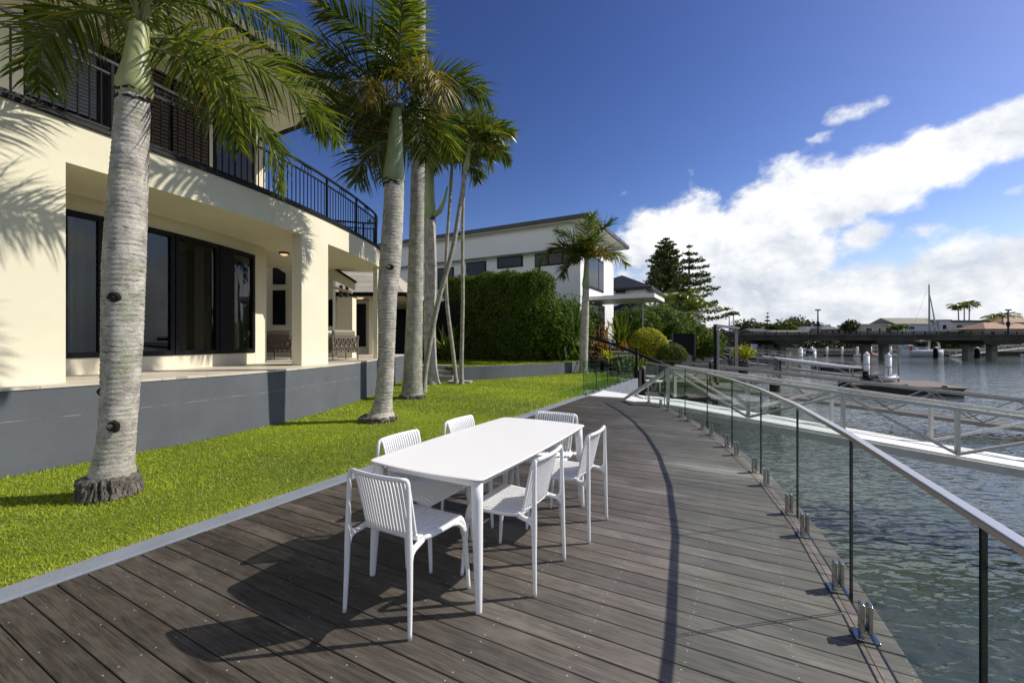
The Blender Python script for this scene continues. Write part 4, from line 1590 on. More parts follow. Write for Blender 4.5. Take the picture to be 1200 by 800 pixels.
# ------------------------------------------------------------------ palms
def frond(parent, base, az, e0, e1, L, m_='frond', leaf=0.55, n=46, wid=0.034, plume=35, droop=1.0, up=20, bend=1.0, t0=0.12):
    """a feather leaf: rachis curve in the plane of azimuth az (deg, 0 = +x), elevation going e0 -> e1 (deg)"""
    rnd = random.Random(hash((round(az, 2), round(e0, 2), round(L, 3), round(base[0], 2))) & 0xffff)
    N = 26
    ca, sa = math.cos(R(az)), math.sin(R(az))
    pts, tang = [], []
    p = Vector((0, 0, 0))
    sw = rnd.uniform(-10, 10)
    for i in range(N + 1):
        t = i / N
        e = R(e0 + (e1 - e0) * t ** bend)
        a = R(az + sw * t * t)
        d = Vector((math.cos(e) * math.cos(a), math.cos(e) * math.sin(a), math.sin(e)))
        pts.append(p.copy())
        tang.append(d)
        p = p + d * (L / N)
    vs, ts = [], []

    def at(t):
        f = t * N
        i = min(int(f), N - 1)
        return pts[i].lerp(pts[i + 1], f - i), tang[i].lerp(tang[i + 1], f - i).normalized()
    for i in range(n):
        t = t0 + (1 - t0) * (i + rnd.uniform(-0.3, 0.3)) / (n - 1)
        t = min(max(t, t0), 0.995)
        q, d = at(t)
        side0 = Vector((-d.y, d.x, 0))
        if side0.length < 0.05:
            side0 = Vector((-sa, ca, 0))
        side0.normalize()
        upv = side0.cross(d) * -1
        if upv.z < 0 and abs(d.z) < 0.95:
            upv = -upv
        s_ = (t - t0) / (1 - t0)
        ln = leaf * (0.45 + 0.75 * math.sin(math.pi * min(1, 0.22 + 0.70 * s_)) ** 1.2) * rnd.uniform(0.85, 1.12)
        if s_ > 0.8:
            ln *= 1 - 1.6 * (s_ - 0.8)
        fwd = 0.38 + 0.75 * s_
        for sd_ in (-1, 1):
            ph = R(up + rnd.uniform(-plume, plume))
            d1 = (side0 * sd_ * math.cos(ph) + upv * math.sin(ph) + d * fwd * rnd.uniform(0.85, 1.15)).normalized()
            b0 = q
            segs = 3
            w0 = wid * rnd.uniform(0.8, 1.15)
            tint = min(1, max(0, rnd.gauss(0.45, 0.24)))
            if rnd.random() < 0.05:
                tint = 0.98
            wv = d1.cross(upv)
            if wv.length < 0.1:
                wv = d1.cross(side0)
            wv.normalize()
            tw = rnd.uniform(-0.9, 0.9)
            wv = (wv * math.cos(tw) + d1.cross(wv) * math.sin(tw)).normalized()
            ws = (0.55, 1.0, 0.62, 0.05)
            cur, dirv = b0, d1
            for k in range(segs):
                nx = cur + dirv * ln / segs
                wa_, wb_ = w0 * ws[k] / 2, w0 * ws[k + 1] / 2
                vs.append((cur - wv * wa_, cur + wv * wa_, nx + wv * wb_, nx - wv * wb_))
                ts.append(tint)
                cur = nx
                dirv = (dirv + Vector((0, 0, -0.30 * droop * rnd.uniform(0.6, 1.3)))).normalized()
    o = fast_mesh('frond', np.array([[tuple(c) for c in q] for q in vs]), 4, np.array(ts), M[m_], parent)
    o.location = Vector(base)
    mb = MB()
    mb.tube([tuple(x) for x in pts], [max(0.004, 0.022 * L / 2.2 * (1 - 0.85 * i / N)) for i in range(N + 1)], 5)
    r_ = mb.build('rachis', M['rachis'], o, world=False)
    return o


def palm_trunk(parent, path, rad, m_, ring=0.055, amp=0.006, seg=18, skirt=None):
    """path [(x, y, z)] relative to the palm; rad [(z, r)]"""
    P = catmull(path, 14)
    rows = []
    zs = [r_[0] for r_ in rad]
    rr = [r_[1] for r_ in rad]
    # resample by height so the leaf-scar rings are regular
    H_ = P[-1][2]
    k = int(H_ / (ring / 4)) + 1
    hz = np.linspace(0, H_, k)
    px_ = np.interp(hz, [p[2] for p in P], [p[0] for p in P])
    py_ = np.interp(hz, [p[2] for p in P], [p[1] for p in P])
    rnd = random.Random(int(H_ * 1000))
    wob = [rnd.uniform(-1, 1) for _ in range(k + 9)]
    for i in range(k):
        r0 = float(np.interp(hz[i], zs, rr))
        ph = hz[i] / ring + 0.25 * math.sin(hz[i] * 3.1)
        f = ph - math.floor(ph)
        row = []
        for j in range(seg):
            th = 2 * math.pi * j / seg
            f2 = (ph + 0.10 * math.sin(th * 2 + hz[i] * 2)) % 1.0
            r_ = r0 + amp * (1 - f2) - amp * 1.4 * max(0, 1 - abs(f2 - 0.03) * 9) + amp * 0.35 * wob[(i // 3 + j) % k] * (1 if f > 0.5 else 0.6)
            row.append((px_[i] + r_ * math.cos(th), py_[i] + r_ * math.sin(th), hz[i]))
        rows.append(row)
    mb = MB()
    mb.grid(rows, smooth=True, closed=True)
    n = seg
    o0 = len(mb.v) - n
    mb.f.append(tuple(range(o0, o0 + n)))
    mb.s.append(False)
    mb.mi.append(0)
    return mb.build('trunk', m_, parent, world=False), (px_[-1], py_[-1], H_)


def root_mass(parent, r, h, seed=1):
    rnd = random.Random(seed)
    rows = []
    prof = [(r * 0.78, -0.08), (r * 0.92, 0.02), (r * 0.97, h * 0.3), (r * 1.0, h * 0.55), (r * 1.06, h * 0.78), (r * 1.04, h * 0.92), (r * 0.84, h * 1.02), (r * 0.6, h * 1.08)]
    n = 56
    ph = [rnd.uniform(0, 6.28) for _ in range(4)]
    for i, (rr, z) in enumerate(prof):
        row = []
        for j in range(n):
            th = 2 * math.pi * j / n
            k = 1 + 0.07 * math.sin(th * 3 + ph[0]) + 0.05 * math.sin(th * 5 + ph[1] + i * 0.4) + rnd.uniform(-0.055, 0.055)
            row.append((rr * k * math.cos(th), rr * k * math.sin(th), z + rnd.uniform(-0.015, 0.015)))
        rows.append(row)
    mb = MB().grid(rows, smooth=True, closed=True)
    for k in range(int(230 * min(1, h / 0.2))):
        a = rnd.uniform(0, 6.283)
        z1 = h * rnd.uniform(0.35, 1.0)
        r1 = r * rnd.uniform(0.93, 1.06)
        pts = []
        for i in range(5):
            f = i / 4
            pts.append(((r1 + 0.03 * f + rnd.uniform(-0.012, 0.012)) * math.cos(a + rnd.uniform(-0.05, 0.05)), (r1 + 0.03 * f) * math.sin(a + rnd.uniform(-0.05, 0.05)), z1 * (1 - f) - 0.02 * f))
        w_ = rnd.uniform(0.008, 0.019)
        mb.tube(pts, [w_ * 0.6, w_, w_, w_ * 0.9, w_ * 0.6], 6)
    return mb.build('root_mass', M['root'], parent, world=False)


def shaft(parent, base, prof, m_, lean=(0, 0)):
    mb = MB()
    rows = []
    for r_, z in prof:
        f = z / max(prof[-1][1], 1e-3)
        rows.append([(base[0] + lean[0] * f + r_ * math.cos(2 * math.pi * j / 20), base[1] + lean[1] * f + r_ * math.sin(2 * math.pi * j / 20), base[2] + z) for j in range(20)])
    mb.grid(rows, smooth=True, closed=True)
    return mb.build('crownshaft', m_, parent, world=False)


def collar(parent, base, r, n=9, seed=0):
    """ragged remains of old leaf bases round the top of the trunk"""
    rnd = random.Random(seed)
    mb = MB()
    for k in range(n):
        a = rnd.uniform(0, 6.28)
        z = base[2] + rnd.uniform(-0.12, 0.02)
        pts = []
        for i in range(6):
            th = a + i * 0.16
            rr = r * (1.02 + 0.10 * rnd.random() * (i in (0, 5)) + 0.03 * rnd.random())
            pts.append((base[0] + rr * math.cos(th), base[1] + rr * math.sin(th), z + rnd.uniform(-0.01, 0.012)))
        mb.tube(pts, [0.004, 0.012, 0.015, 0.013, 0.011, 0.004], 5)
    return mb.build('leaf_scar', M['scar'], parent, world=False)


def scars(tr, spots):
    """old wounds: ragged dark rings round a hollow in the bark; spots = (x, y, z, r) on the near side, relative to the palm"""
    for (x, y, z, r) in spots:
        mb = MB()
        rnd = random.Random(int(z * 1000))
        rows = []
        for rr, dep in ((1.35, 0.012), (1.0, -0.007), (0.72, -0.004), (0.5, 0.004), (0.1, 0.006)):
            rows.append([(x + r * rr * math.cos(th) * rnd.uniform(0.86, 1.14), y + dep + 0.03 * 0, z + 0.8 * r * rr * math.sin(th) * rnd.uniform(0.86, 1.14)) for th in np.linspace(0, 2 * math.pi, 14, endpoint=False)])
        mb.grid(rows, smooth=True, closed=True)
        mb.build('scar', M['scar'], tr, world=False)


# 1: the big palm at the left
t = thing('palm_tree', 'thick-trunked palm at the left with knobbly root mass and dark bark scars', 'palm tree', (-3.96, 4.2, -0.01), 0, 'palms on the lawn')
tr, top = palm_trunk(t, [(0, 0, 0), (0.02, 0, 0.2), (0.075, 0, 0.62), (0.12, 0, 1.4), (0.145, 0, 2.3), (0.195, 0, 3.2), (0.235, 0, 3.92)],
                     [(0, 0.20), (0.22, 0.180), (0.30, 0.162), (0.42, 0.150), (0.66, 0.143), (1.1, 0.148), (1.6, 0.158), (2.3, 0.164), (3.0, 0.150), (3.6, 0.136), (3.95, 0.130)], M['trunk_a'], 0.050, 0.0055, 26)
root_mass(t, 0.212, 0.21, 3)
scars(tr, [(0.185, -0.166, 1.93, 0.050), (0.045, -0.126, 1.03, 0.045), (0.15, -0.136, 0.70, 0.055)])
collar(t, (0.235, 0, 3.95), 0.132, 14, 5)
shaft(t, (0.235, 0, 3.90), [(0.128, 0), (0.146, 0.05), (0.150, 0.12), (0.132, 0.22), (0.112, 0.32), (0.100, 0.45), (0.086, 0.58), (0.075, 0.72)], M['shaft'], (0.06, 0))
cb = (0.29, 0, 4.52)
F1 = dict(leaf=0.54, n=104, wid=0.025, plume=46, droop=1.05, up=2)
frond(t, cb, 178, 52, -112, 1.65, **dict(F1, leaf=0.44))
frond(t, (0.29, 0, 4.66), 160, 72, -30, 2.3, **F1)
frond(t, (0.30, 0, 4.50), 40, 26, -56, 2.1, **F1)
frond(t, (0.30, 0.02, 4.44), 30, 2, -96, 1.9, **dict(F1, leaf=0.44))
frond(t, (0.30, 0.02, 4.62), -18, 68, -22, 2.2, **F1)
frond(t, (0.29, 0.05, 4.56), 98, 42, -66, 2.2, **F1)
frond(t, (0.29, 0.04, 4.60), 132, 64, -30, 2.1, **F1)
frond(t, (0.29, 0, 4.66), -85, 78, 0, 2.0, **F1)
frond(t, (0.29, 0, 4.66), 215, 74, -12, 2.0, **F1)
frond(t, (0.29, 0, 4.64), 60, 66, -20, 2.2, **F1)
frond(t, (0.29, 0, 4.66), 20, 82, 40, 1.8, **F1)

# 2: the second palm, long pale trunk
t = thing('palm_tree', 'pale-trunked palm with smooth green crownshaft, nearest of the palm cluster behind the table', 'palm tree', (-2.56, 8.15, -0.01), 0, 'palms on the lawn')
tr, top = palm_trunk(t, [(0.02, 0, 0), (0.09, 0, 0.3), (0.145, 0, 0.9), (0.17, 0, 1.7), (0.18, 0, 2.4), (0.24, 0, 3.1), (0.30, 0, 4.1), (0.31, 0, 4.55)],
                     [(0, 0.31), (0.08, 0.28), (0.17, 0.205), (0.4, 0.165), (1.1, 0.150), (1.7, 0.158), (2.3, 0.178), (2.95, 0.198), (3.5, 0.194), (4.6, 0.176)], M['trunk_a'], 0.062, 0.007, 20)
root_mass(t, 0.325, 0.10, 8)
scars(tr, [(0.27, -0.194, 2.90, 0.06), (0.25, -0.178, 3.85, 0.03), (0.34, -0.172, 4.2, 0.03), (0.20, -0.186, 3.3, 0.02)])
collar(t, (0.30, 0, 4.58), 0.18, 12, 9)
shaft(t, (0.30, 0, 4.54), [(0.17, 0), (0.198, 0.08), (0.20, 0.2), (0.172, 0.42), (0.145, 0.65), (0.135, 0.9), (0.118, 1.1), (0.085, 1.4)], M['shaft_dark'], (0.06, 0))
F2 = dict(leaf=0.64, n=88, wid=0.035, plume=48, droop=1.0, up=4)
cz = 5.62
frond(t, (0.36, 0, cz + 0.45), 178, 34, -6, 2.15, m_='frond_dark', **F2)
frond(t, (0.36, 0, cz + 0.5), 100, 86, 74, 2.6, m_='frond_dark', **F2)
frond(t, (0.36, 0, cz), 205, 30, -48, 1.7, m_='frond_dark', **F2)
frond(t, (0.34, 0, cz - 0.15), 184, 12, -20, 1.25, m_='frond_red', leaf=0.30, n=30, wid=0.03, plume=25, droop=0.5, up=0)
frond(t, (0.36, 0.1, cz - 0.2), 160, 10, -82, 1.35, m_='frond_dark', **F2)
frond(t, (0.40, -0.05, cz + 0.5), -38, 52, -98, 1.75, m_='frond_brown', leaf=0.62, n=60, wid=0.034, plume=60, droop=1.5, up=-10)
frond(t, (0.36, -0.05, cz + 0.35), -110, 40, -84, 1.15, m_='frond_brown', leaf=0.55, n=50, wid=0.022, plume=70, droop=1.6, up=-10)
frond(t, (0.40, -0.02, cz + 0.55), 10, 50, -52, 2.0, m_='frond_dark', **F2)
frond(t, (0.38, 0.05, cz + 0.3), 60, 40, -60, 1.9, m_='frond', **F2)
frond(t, (0.36, 0.05, cz + 0.3), 130, 45, -50, 1.9, m_='frond_dark', **F2)
for az, e0, e1, L in ((195, 58, 10, 2.0), (165, 24, -36, 1.9), (25, 62, -20, 2.0), (80, 40, -60, 1.8), (120, 30, -70, 1.7)):
    frond(t, (0.37, 0, cz + 0.25), az, e0, e1, L, m_='frond_dark', **F2)
frond(t, (0.38, 0, cz + 0.6), -70, 74, -10, 1.8, m_='frond', **F2)
frond(t, (0.38, 0, cz + 0.6), 230, 70, -20, 1.9, m_='frond_dark', **F2)

# 3: the very tall one whose crown is above the picture
t = thing('palm_tree', 'tallest grey ringed palm trunk behind the green crownshaft, its crown out of sight above', 'palm tree', (-2.67, 11.4, -0.01), 0, 'palms on the lawn')
tr, top = palm_trunk(t, [(0, 0, 0), (0.03, 0, 1.0), (0.10, 0, 3.5), (0.16, 0, 6.5), (0.22, 0, 12.2)],
                     [(0, 0.32), (0.12, 0.285), (0.5, 0.25), (1.5, 0.225), (4, 0.195), (7, 0.168), (12.2, 0.15)], M['trunk_b'], 0.085, 0.006, 18)
root_mass(t, 0.31, 0.10, 12)
shaft(t, (0.22, 0, 12.2), [(0.16, 0), (0.185, 0.1), (0.15, 0.5), (0.12, 1.2)], M['shaft'])
for k in range(8):
    frond(t, (0.22, 0, 13.3), k * 45 + 10, 48 if k % 2 else 66, -58 if k % 2 else -25, 2.6, m_='frond_dark', leaf=0.6, n=40, wid=0.045, plume=25, droop=1.0, up=10)

# 4: the palm behind with the dark crownshaft
t = thing('palm_tree', 'ringed palm trunk with a curled spathe, beside the stone steps', 'palm tree', (-2.80, 15.0, -0.01), 0, 'palms on the lawn')
tr, top = palm_trunk(t, [(0, 0, 0), (-0.05, 0, 0.6), (-0.10, 0, 2.0), (-0.06, 0, 4.0), (-0.10, 0, 5.85)],
                     [(0, 0.29), (0.2, 0.25), (0.6, 0.215), (2.5, 0.215), (4.5, 0.205), (5.85, 0.195)], M['trunk_a'], 0.075, 0.008, 18)
collar(t, (-0.10, 0, 5.85), 0.205, 12, 21)
shaft(t, (-0.10, 0, 5.83), [(0.19, 0), (0.225, 0.12), (0.215, 0.4), (0.175, 0.9), (0.16, 1.5), (0.12, 2.2)], M['shaft_dark'])
mb = MB()
mb.tube([(0.05, -0.1, 5.9), (0.28, -0.12, 6.05), (0.46, -0.14, 6.45), (0.55, -0.15, 6.9)], [0.10, 0.09, 0.06, 0.02], 8)
mb.build('spathe', M['shaft_dark'], t, world=False)
F4 = dict(leaf=0.85, n=70, wid=0.055, plume=45, droop=1.0, up=6)
for az, e0, e1, L, m_ in ((2, 72, -62, 3.7, 'frond_dark'), (-22, 58, -78, 3.3, 'frond'), (28, 64, -30, 3.3, 'frond_dark'), (180, 60, -55, 3.0, 'frond_dark'), (212, 48, -70, 2.8, 'frond'),
                          (140, 62, -30, 3.0, 'frond_dark'), (88, 76, 10, 2.8, 'frond_dark'), (-75, 62, -70, 3.0, 'frond_brown'), (-118, 48, -78, 2.8, 'frond_dark'), (12, 80, 20, 3.2, 'frond'),
                          (165, 22, -82, 2.4, 'frond_dark'), (-8, 40, -85, 2.8, 'frond_dark'), (-45, 30, -85, 2.4, 'frond'), (40, 35, -75, 2.5, 'frond_dark')):
    frond(t, (-0.10, 0, 8.3), az, e0, e1, L, m_=m_, **F4)

# 5: three slender palms with thin grey stems
def slim(x, y, path, label, r=0.075, crown=()):
    t = thing('slender_palm', label, 'palm tree', (x, y, -0.01), 0, 'slender palms by the steps')
    palm_trunk(t, path, [(0, r * 1.5), (0.3, r * 1.1), (3, r), (path[-1][2], r * 0.8)], M['trunk_b'], 0.11, 0.003, 10)
    tp_ = path[-1]
    dx, dz = path[-1][0] - path[-2][0], path[-1][2] - path[-2][2]
    k = dx / max(dz, 0.1)
    shaft(t, tp_, [(r * 0.8, 0), (r * 1.15, 0.06), (r * 0.9, 0.4), (r * 0.6, 0.9)], M['shaft_dark'], (k * 0.9, 0))
    for az, e0, e1, L in crown:
        frond(t, (tp_[0] + k * 0.8, tp_[1], tp_[2] + 0.8), az, e0, e1, L, m_='frond' if (az % 2) else 'frond_dark', leaf=0.62, n=36, wid=0.07, plume=28, droop=0.6, up=14)


slim(-2.64, 12.7, [(0, 0, 0), (0.10, 0, 0.9), (0.42, 0, 2.6), (0.86, 0, 4.2), (1.10, 0, 5.6), (1.26, 0, 6.6)], 'slender palm stem leaning right across its two upright neighbours', 0.075,
     ((5, 60, -35, 1.5), (-40, 40, -60, 1.3), (60, 45, -50, 1.4), (150, 50, -40, 1.3), (200, 35, -60, 1.2), (-100, 45, -50, 1.3), (90, 80, 50, 1.3), (20, 20, -60, 1.35)))
slim(-2.0, 15.3, [(0, 0, 0), (-0.10, 0, 1.0), (-0.34, 0, 3.0), (-0.36, 0, 4.5), (-0.25, 0, 6.2), (-0.2, 0, 7.0)], 'slender palm stem bowing left near its foot, beside the straight one', 0.065,
     ((-5, 55, -40, 1.6), (-50, 40, -60, 1.4), (45, 45, -50, 1.5), (135, 50, -40, 1.4), (185, 35, -60, 1.4), (-110, 45, -50, 1.3), (80, 75, 40, 1.4)))
slim(-1.77, 15.0, [(0, 0, 0), (0.0, 0, 1.0), (0.04, 0, 3.0), (0.03, 0, 4.5), (0.05, 0, 6.4), (0.12, 0, 7.6)], 'straight slender palm stem beside the stepping stone', 0.065,
     ((0, 62, -30, 1.7), (-35, 50, -50, 1.5), (40, 55, -40, 1.6), (110, 50, -40, 1.4), (171, 45, -50, 1.5), (225, 40, -60, 1.3), (-80, 45, -60, 1.4), (75, 80, 50, 1.5), (15, 25, -55, 1.6)))

# 6: the small palm by the hedge
t = thing('palm_tree', 'small palm with arching fronds at the planter wall end before the white house', 'palm tree', (3.40, 20.3, -0.01), 0, 'palms on the lawn')
tr, top = palm_trunk(t, [(0, 0, 0), (0.02, 0, 1.5), (0.08, 0, 3.0), (0.12, 0, 4.1)], [(0, 0.24), (0.3, 0.20), (1.5, 0.21), (3, 0.18), (4.1, 0.15)], M['trunk_a'], 0.08, 0.007, 16)
collar(t, (0.12, 0, 4.1), 0.16, 10, 31)
shaft(t, (0.12, 0, 4.08), [(0.15, 0), (0.19, 0.1), (0.18, 0.25), (0.13, 0.55), (0.10, 1.0), (0.08, 1.3)], M['shaft_dark'])
F6 = dict(leaf=0.78, n=70, wid=0.055, plume=40, droop=0.7, up=12)
for az, e0, e1, L, m_ in ((60, 84, 60, 2.6, 'frond'), (10, 74, 38, 2.5, 'frond_dark'), (176, 66, -92, 3.1, 'frond'), (190, 50, -20, 1.9, 'frond_dark'), (4, 50, -62, 2.3, 'frond'), (186, 26, -100, 1.6, 'frond_dark'),
                          (-60, 50, -60, 1.6, 'frond_brown'), (100, 55, -40, 2.2, 'frond_dark'), (-100, 66, -20, 1.8, 'frond_dark'), (170, 75, 15, 2.2, 'frond_dark')):
    frond(t, (0.13, 0, 5.3), az, e0, e1, L, m_=m_, **F6)

# ------------------------------------------------------------------ hedges, shrubs and trees
def leaves(name, pts, size, m_, parent=None, nrm=None, aspect=0.5, jitter=0.5, tint=None):
    n = len(pts)
    if nrm is None:
        nrm = RNG.normal(size=(n, 3))
    else:
        nrm = nrm + RNG.normal(size=(n, 3)) * jitter
    nrm = nrm / np.linalg.norm(nrm, axis=1, keepdims=True)
    r = RNG.normal(size=(n, 3))
    a = np.cross(nrm, r)
    a /= np.linalg.norm(a, axis=1, keepdims=True) + 1e-9
    b = np.cross(nrm, a)
    s = size * RNG.uniform(0.6, 1.3, n)[:, None]
    w = s * aspect
    q = np.stack([pts - a * s / 2, pts + b * w / 2 + a * s * 0.05, pts + a * s / 2, pts - b * w / 2 + a * s * 0.05], 1)
    if tint is None:
        tint = np.clip(RNG.normal(0.45, 0.25, n), 0, 1)
    off = np.array(woff(parent)) if parent is not None else np.zeros(3)
    return fast_mesh(name, q - off, 4, tint, m_, parent)


def blob_points(c, r, n, lump=0.25, seed=0, shell=0.55, flat=1.0):
    """points in the outer part of a lumpy ellipsoid with outward directions"""
    g = np.random.default_rng(seed)
    d = g.normal(size=(n, 3))
    d /= np.linalg.norm(d, axis=1, keepdims=True)
    k = g.uniform(0, 2 * np.pi, (3, 2))
    az = np.arctan2(d[:, 1], d[:, 0])
    el = np.arcsin(d[:, 2])
    f = 1 + lump * (0.5 * np.sin(3 * az + k[0, 0]) * np.cos(2 * el + k[0, 1]) + 0.35 * np.sin(5 * az + k[1, 0] + 3 * el) + 0.3 * np.sin(9 * az + k[2, 0]) * np.sin(7 * el + k[2, 1]))
    rad = (shell + (1 - shell) * g.uniform(0, 1, n) ** 0.6) * f
    p = d * rad[:, None] * np.array(r)
    return p + np.array(c), d


def box_shell(u0, u1, v0, v1, z0, z1, n, rnd=0.35, seed=0, drop=None):
    """points on the faces of a clipped hedge block given in site axes, with outward directions (world)"""
    g = np.random.default_rng(seed)
    lu, lv, lz = u1 - u0, v1 - v0, z1 - z0
    areas = np.array([lv * lz, lv * lz, lu * lz, lu * lz, lu * lv])
    f = g.choice(5, n, p=areas / areas.sum())
    a, b = g.uniform(0, 1, n), g.uniform(0, 1, n)
    u = np.where(f == 0, u0, np.where(f == 1, u1, u0 + a * lu))
    v = np.where(f == 2, v0, np.where(f == 3, v1, v0 + np.where(f < 2, a, b) * lv))
    z = np.where(f == 4, z1, z0 + b * lz)
    v = np.where(f < 2, v0 + a * lv, v)
    nu = np.where(f == 0, -1.0, np.where(f == 1, 1.0, 0.0))
    nv = np.where(f == 2, -1.0, np.where(f == 3, 1.0, 0.0))
    nz = np.where(f == 4, 1.0, 0.0)
    lum = 0.10 * np.sin(u * 2.1 + z * 1.7) * np.sin(v * 1.9 + 1) + 0.09 * np.sin(v * 4.3 + z * 3.1) + 0.06 * np.sin(z * 6 + u * 5)
    dpt = g.normal(0, 0.075, n) + lum
    u, v, z = u + nu * dpt, v + nv * dpt, z + nz * dpt
    if drop is not None:
        z = np.where(f >= 0, z - drop(u, v) * (z - z0) / lz, z)
    x, y = US * u + UC * v, UC * u - US * v
    P = np.stack([x, y, z], 1)
    Nn = np.stack([US * nu + UC * nv, UC * nu - US * nv, nz], 1)
    return P, Nn


# tall clipped hedge: a long dark face towards the camera and a sunlit end
t = thing('tall_hedge', 'tall clipped dark green hedge behind the low planter wall, sunlit at its water end', 'hedge', (-1.2, 23.0, 0.5))
hu0, hu1, hv0, hv1, hz0, hz1 = 19.0, 21.6, -14.6, -9.05, 0.45, 4.95
P_, N_ = box_shell(hu0, hu1, hv0, hv1, hz0, hz1, 60000, seed=3)
leaves('foliage', P_, 0.115, M['hedge'], t, N_, 0.55, 0.75)
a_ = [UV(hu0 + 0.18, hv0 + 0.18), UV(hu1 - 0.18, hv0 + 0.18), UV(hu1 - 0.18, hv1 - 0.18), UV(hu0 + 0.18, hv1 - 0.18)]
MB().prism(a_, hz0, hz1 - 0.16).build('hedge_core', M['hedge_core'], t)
# mixed shrubs at the hedge's end, stepping down to the palm
t = thing('leafy_shrub', 'big leafy shrub leaning on the sunlit end of the tall hedge', 'shrub', (*UV(21.4, -8.6), 0.5))
for i, (uu, vv, zz, rr) in enumerate(((20.3, -8.7, 2.2, 1.5), (21.6, -8.1, 2.0, 1.6), (22.4, -8.5, 1.6, 1.1))):
    x, y = UV(uu, vv)
    P_, N_ = blob_points((x, y, zz), (rr * 0.85, rr * 0.85, rr * 1.15), 7500, 0.35, i + 5, 0.6)
    k = P_[:, 2] > 0.5
    leaves('foliage', P_[k], 0.14, M['hedge'], t, N_[k], 0.5, 0.8)
mb = MB()
for i in range(5):
    x, y = UV(20.3 + i * 0.6, -8.3)
    mb.tube([(x, y, 0.4), (x + 0.1, y, 1.6)], [0.05, 0.03], 6)
mb.build('stem', M['wood_trunk'], t)


def blade_plant(name, label, cat, base, n, L, w, m_, e=(35, 85), droop=1.0, seed=0, group=None, spread=0.25, tall=0.0):
    """clump of broad arching leaves on short stalks"""
    g = random.Random(seed)
    t = thing(name, label, cat, base, 0, group)
    vs, ts = [], []
    for i in range(n):
        az = g.uniform(0, 2 * math.pi)
        el = R(g.uniform(*e))
        p = Vector((g.uniform(-spread, spread), g.uniform(-spread, spread), g.uniform(0, tall)))
        d = Vector((math.cos(az) * math.cos(el), math.sin(az) * math.cos(el), math.sin(el)))
        s = Vector((-math.sin(az), math.cos(az), 0))
        ln = L * g.uniform(0.6, 1.15)
        tt = min(1, max(0, g.gauss(0.5, 0.25)))
        ws = (0.15, 0.8, 1.0, 0.75, 0.02)
        for k in range(4):
            q = p + d * ln / 4
            vs.append((p - s * w * ws[k] / 2, p + s * w * ws[k] / 2, q + s * w * ws[k + 1] / 2, q - s * w * ws[k + 1] / 2))
            ts.append(tt)
            p = q
            d = (d + Vector((0, 0, -0.16 * droop))).normalized()
    fast_mesh('leaf_clump', np.array([[tuple(c) for c in q] for q in vs]), 4, np.array(ts), m_, t)
    MB().tube([(0, 0, -0.05), (0, 0, max(0.12, tall))], [0.05, 0.03], 6).build('stem', M['wood_trunk'], t, world=False)
    return t


x, y = UV(20.2, -7.6)
blade_plant('ginger_plant', 'tall broad-leaved plant with shiny leaves in front of the hedge end', 'plant', (x, y, 0.45), 80, 1.1, 0.17, M['broad_leaf'], (30, 85), 1.0, 4, None, 0.7, 1.9)
x, y = UV(22.4, -6.75)
blade_plant('reddish_plant', 'bushy plant with reddish leaves between the hedge end and the small palm', 'plant', (x, y, 0.4), 130, 0.5, 0.10, M['red_leaf'], (10, 80), 0.6, 6, None, 0.45, 1.9)
x, y = WX(524, 20.3)
blade_plant('fern_plant', 'dark arching fern in the shade behind the slender palm stems', 'plant', (x, y, 0.5), 60, 1.9, 0.13, M['mid_leaf'], (25, 80), 1.2, 8, None, 0.3, 0.3)

# ------------------------------------------------------------------ the white neighbour house
nh = thing('white_house', 'white two-storey modern house with dark slanting roof edge and strip windows behind the hedge', 'house', UV(26.0, -12.0, 0.5))
HU, HV = 25.7, -8.95                      # the corner nearest the water


def hb(name, u0, u1, v0, v1, z0, z1, m_, parent=nh, bevel=0.0):
    return MB().prism([UV(u0, v0), UV(u1, v0), UV(u1, v1), UV(u0, v1)], z0, z1).build(name, m_, parent, bevel=bevel)


hb('wall', HU, HU + 7.9, HV - 20, HV, 1.0, 8.9, M['white_wall'])
hb('wall', HU - 0.55, HU - 0.002, HV - 20, HV - 0.3, 7.35, 8.9, M['white_wall'])       # projecting upper band
hb('roof', HU - 1.1, HU + 9.2, HV - 20.5, HV + 0.95, 8.95, 9.20, M['grey_roof'])
hb('soffit', HU - 1.0, HU + 9.1, HV - 20.4, HV + 0.85, 8.905, 8.945, M['soffit'])


def strip_window(v0, v1, z0, z1, n):
    w = hb('window', HU - 0.04, HU + 0.02, v0, v1, z0, z1, M['black_soft'])
    for k in range(n):
        a, b = v0 + (v1 - v0) * (k + 0.06) / n, v0 + (v1 - v0) * (k + 0.94) / n
        hb('pane', HU - 0.055, HU - 0.045, a, b, z0 + 0.08, z1 - 0.08, M['dark_window'], w)


strip_window(-12.1, -9.15, 6.45, 7.28, 3)
strip_window(-15.0, -13.0, 6.55, 7.3, 1)
strip_window(-17.6, -15.9, 5.6, 7.2, 1)
strip_window(-20.2, -18.7, 5.4, 7.0, 1)
sw = hb('window', HU + 1.3, HU + 5.0, HV - 0.02, HV + 0.05, 5.05, 7.3, M['black_soft'])
hb('pane', HU + 1.5, HU + 3.6, HV + 0.055, HV + 0.06, 5.2, 7.15, M['dark_window'], sw)
hb('pane', HU + 3.8, HU + 4.85, HV + 0.055, HV + 0.06, 5.2, 7.15, M['dark_window'], sw)
dw = hb('door', HU + 0.9, HU + 5.3, HV - 0.02, HV + 0.05, 1.55, 4.1, M['black_soft'])
for k in range(3):
    hb('pane', HU + 1.05 + k * 1.42, HU + 2.3 + k * 1.42, HV + 0.055, HV + 0.06, 1.65, 4.0, M['dark_window'], dw)
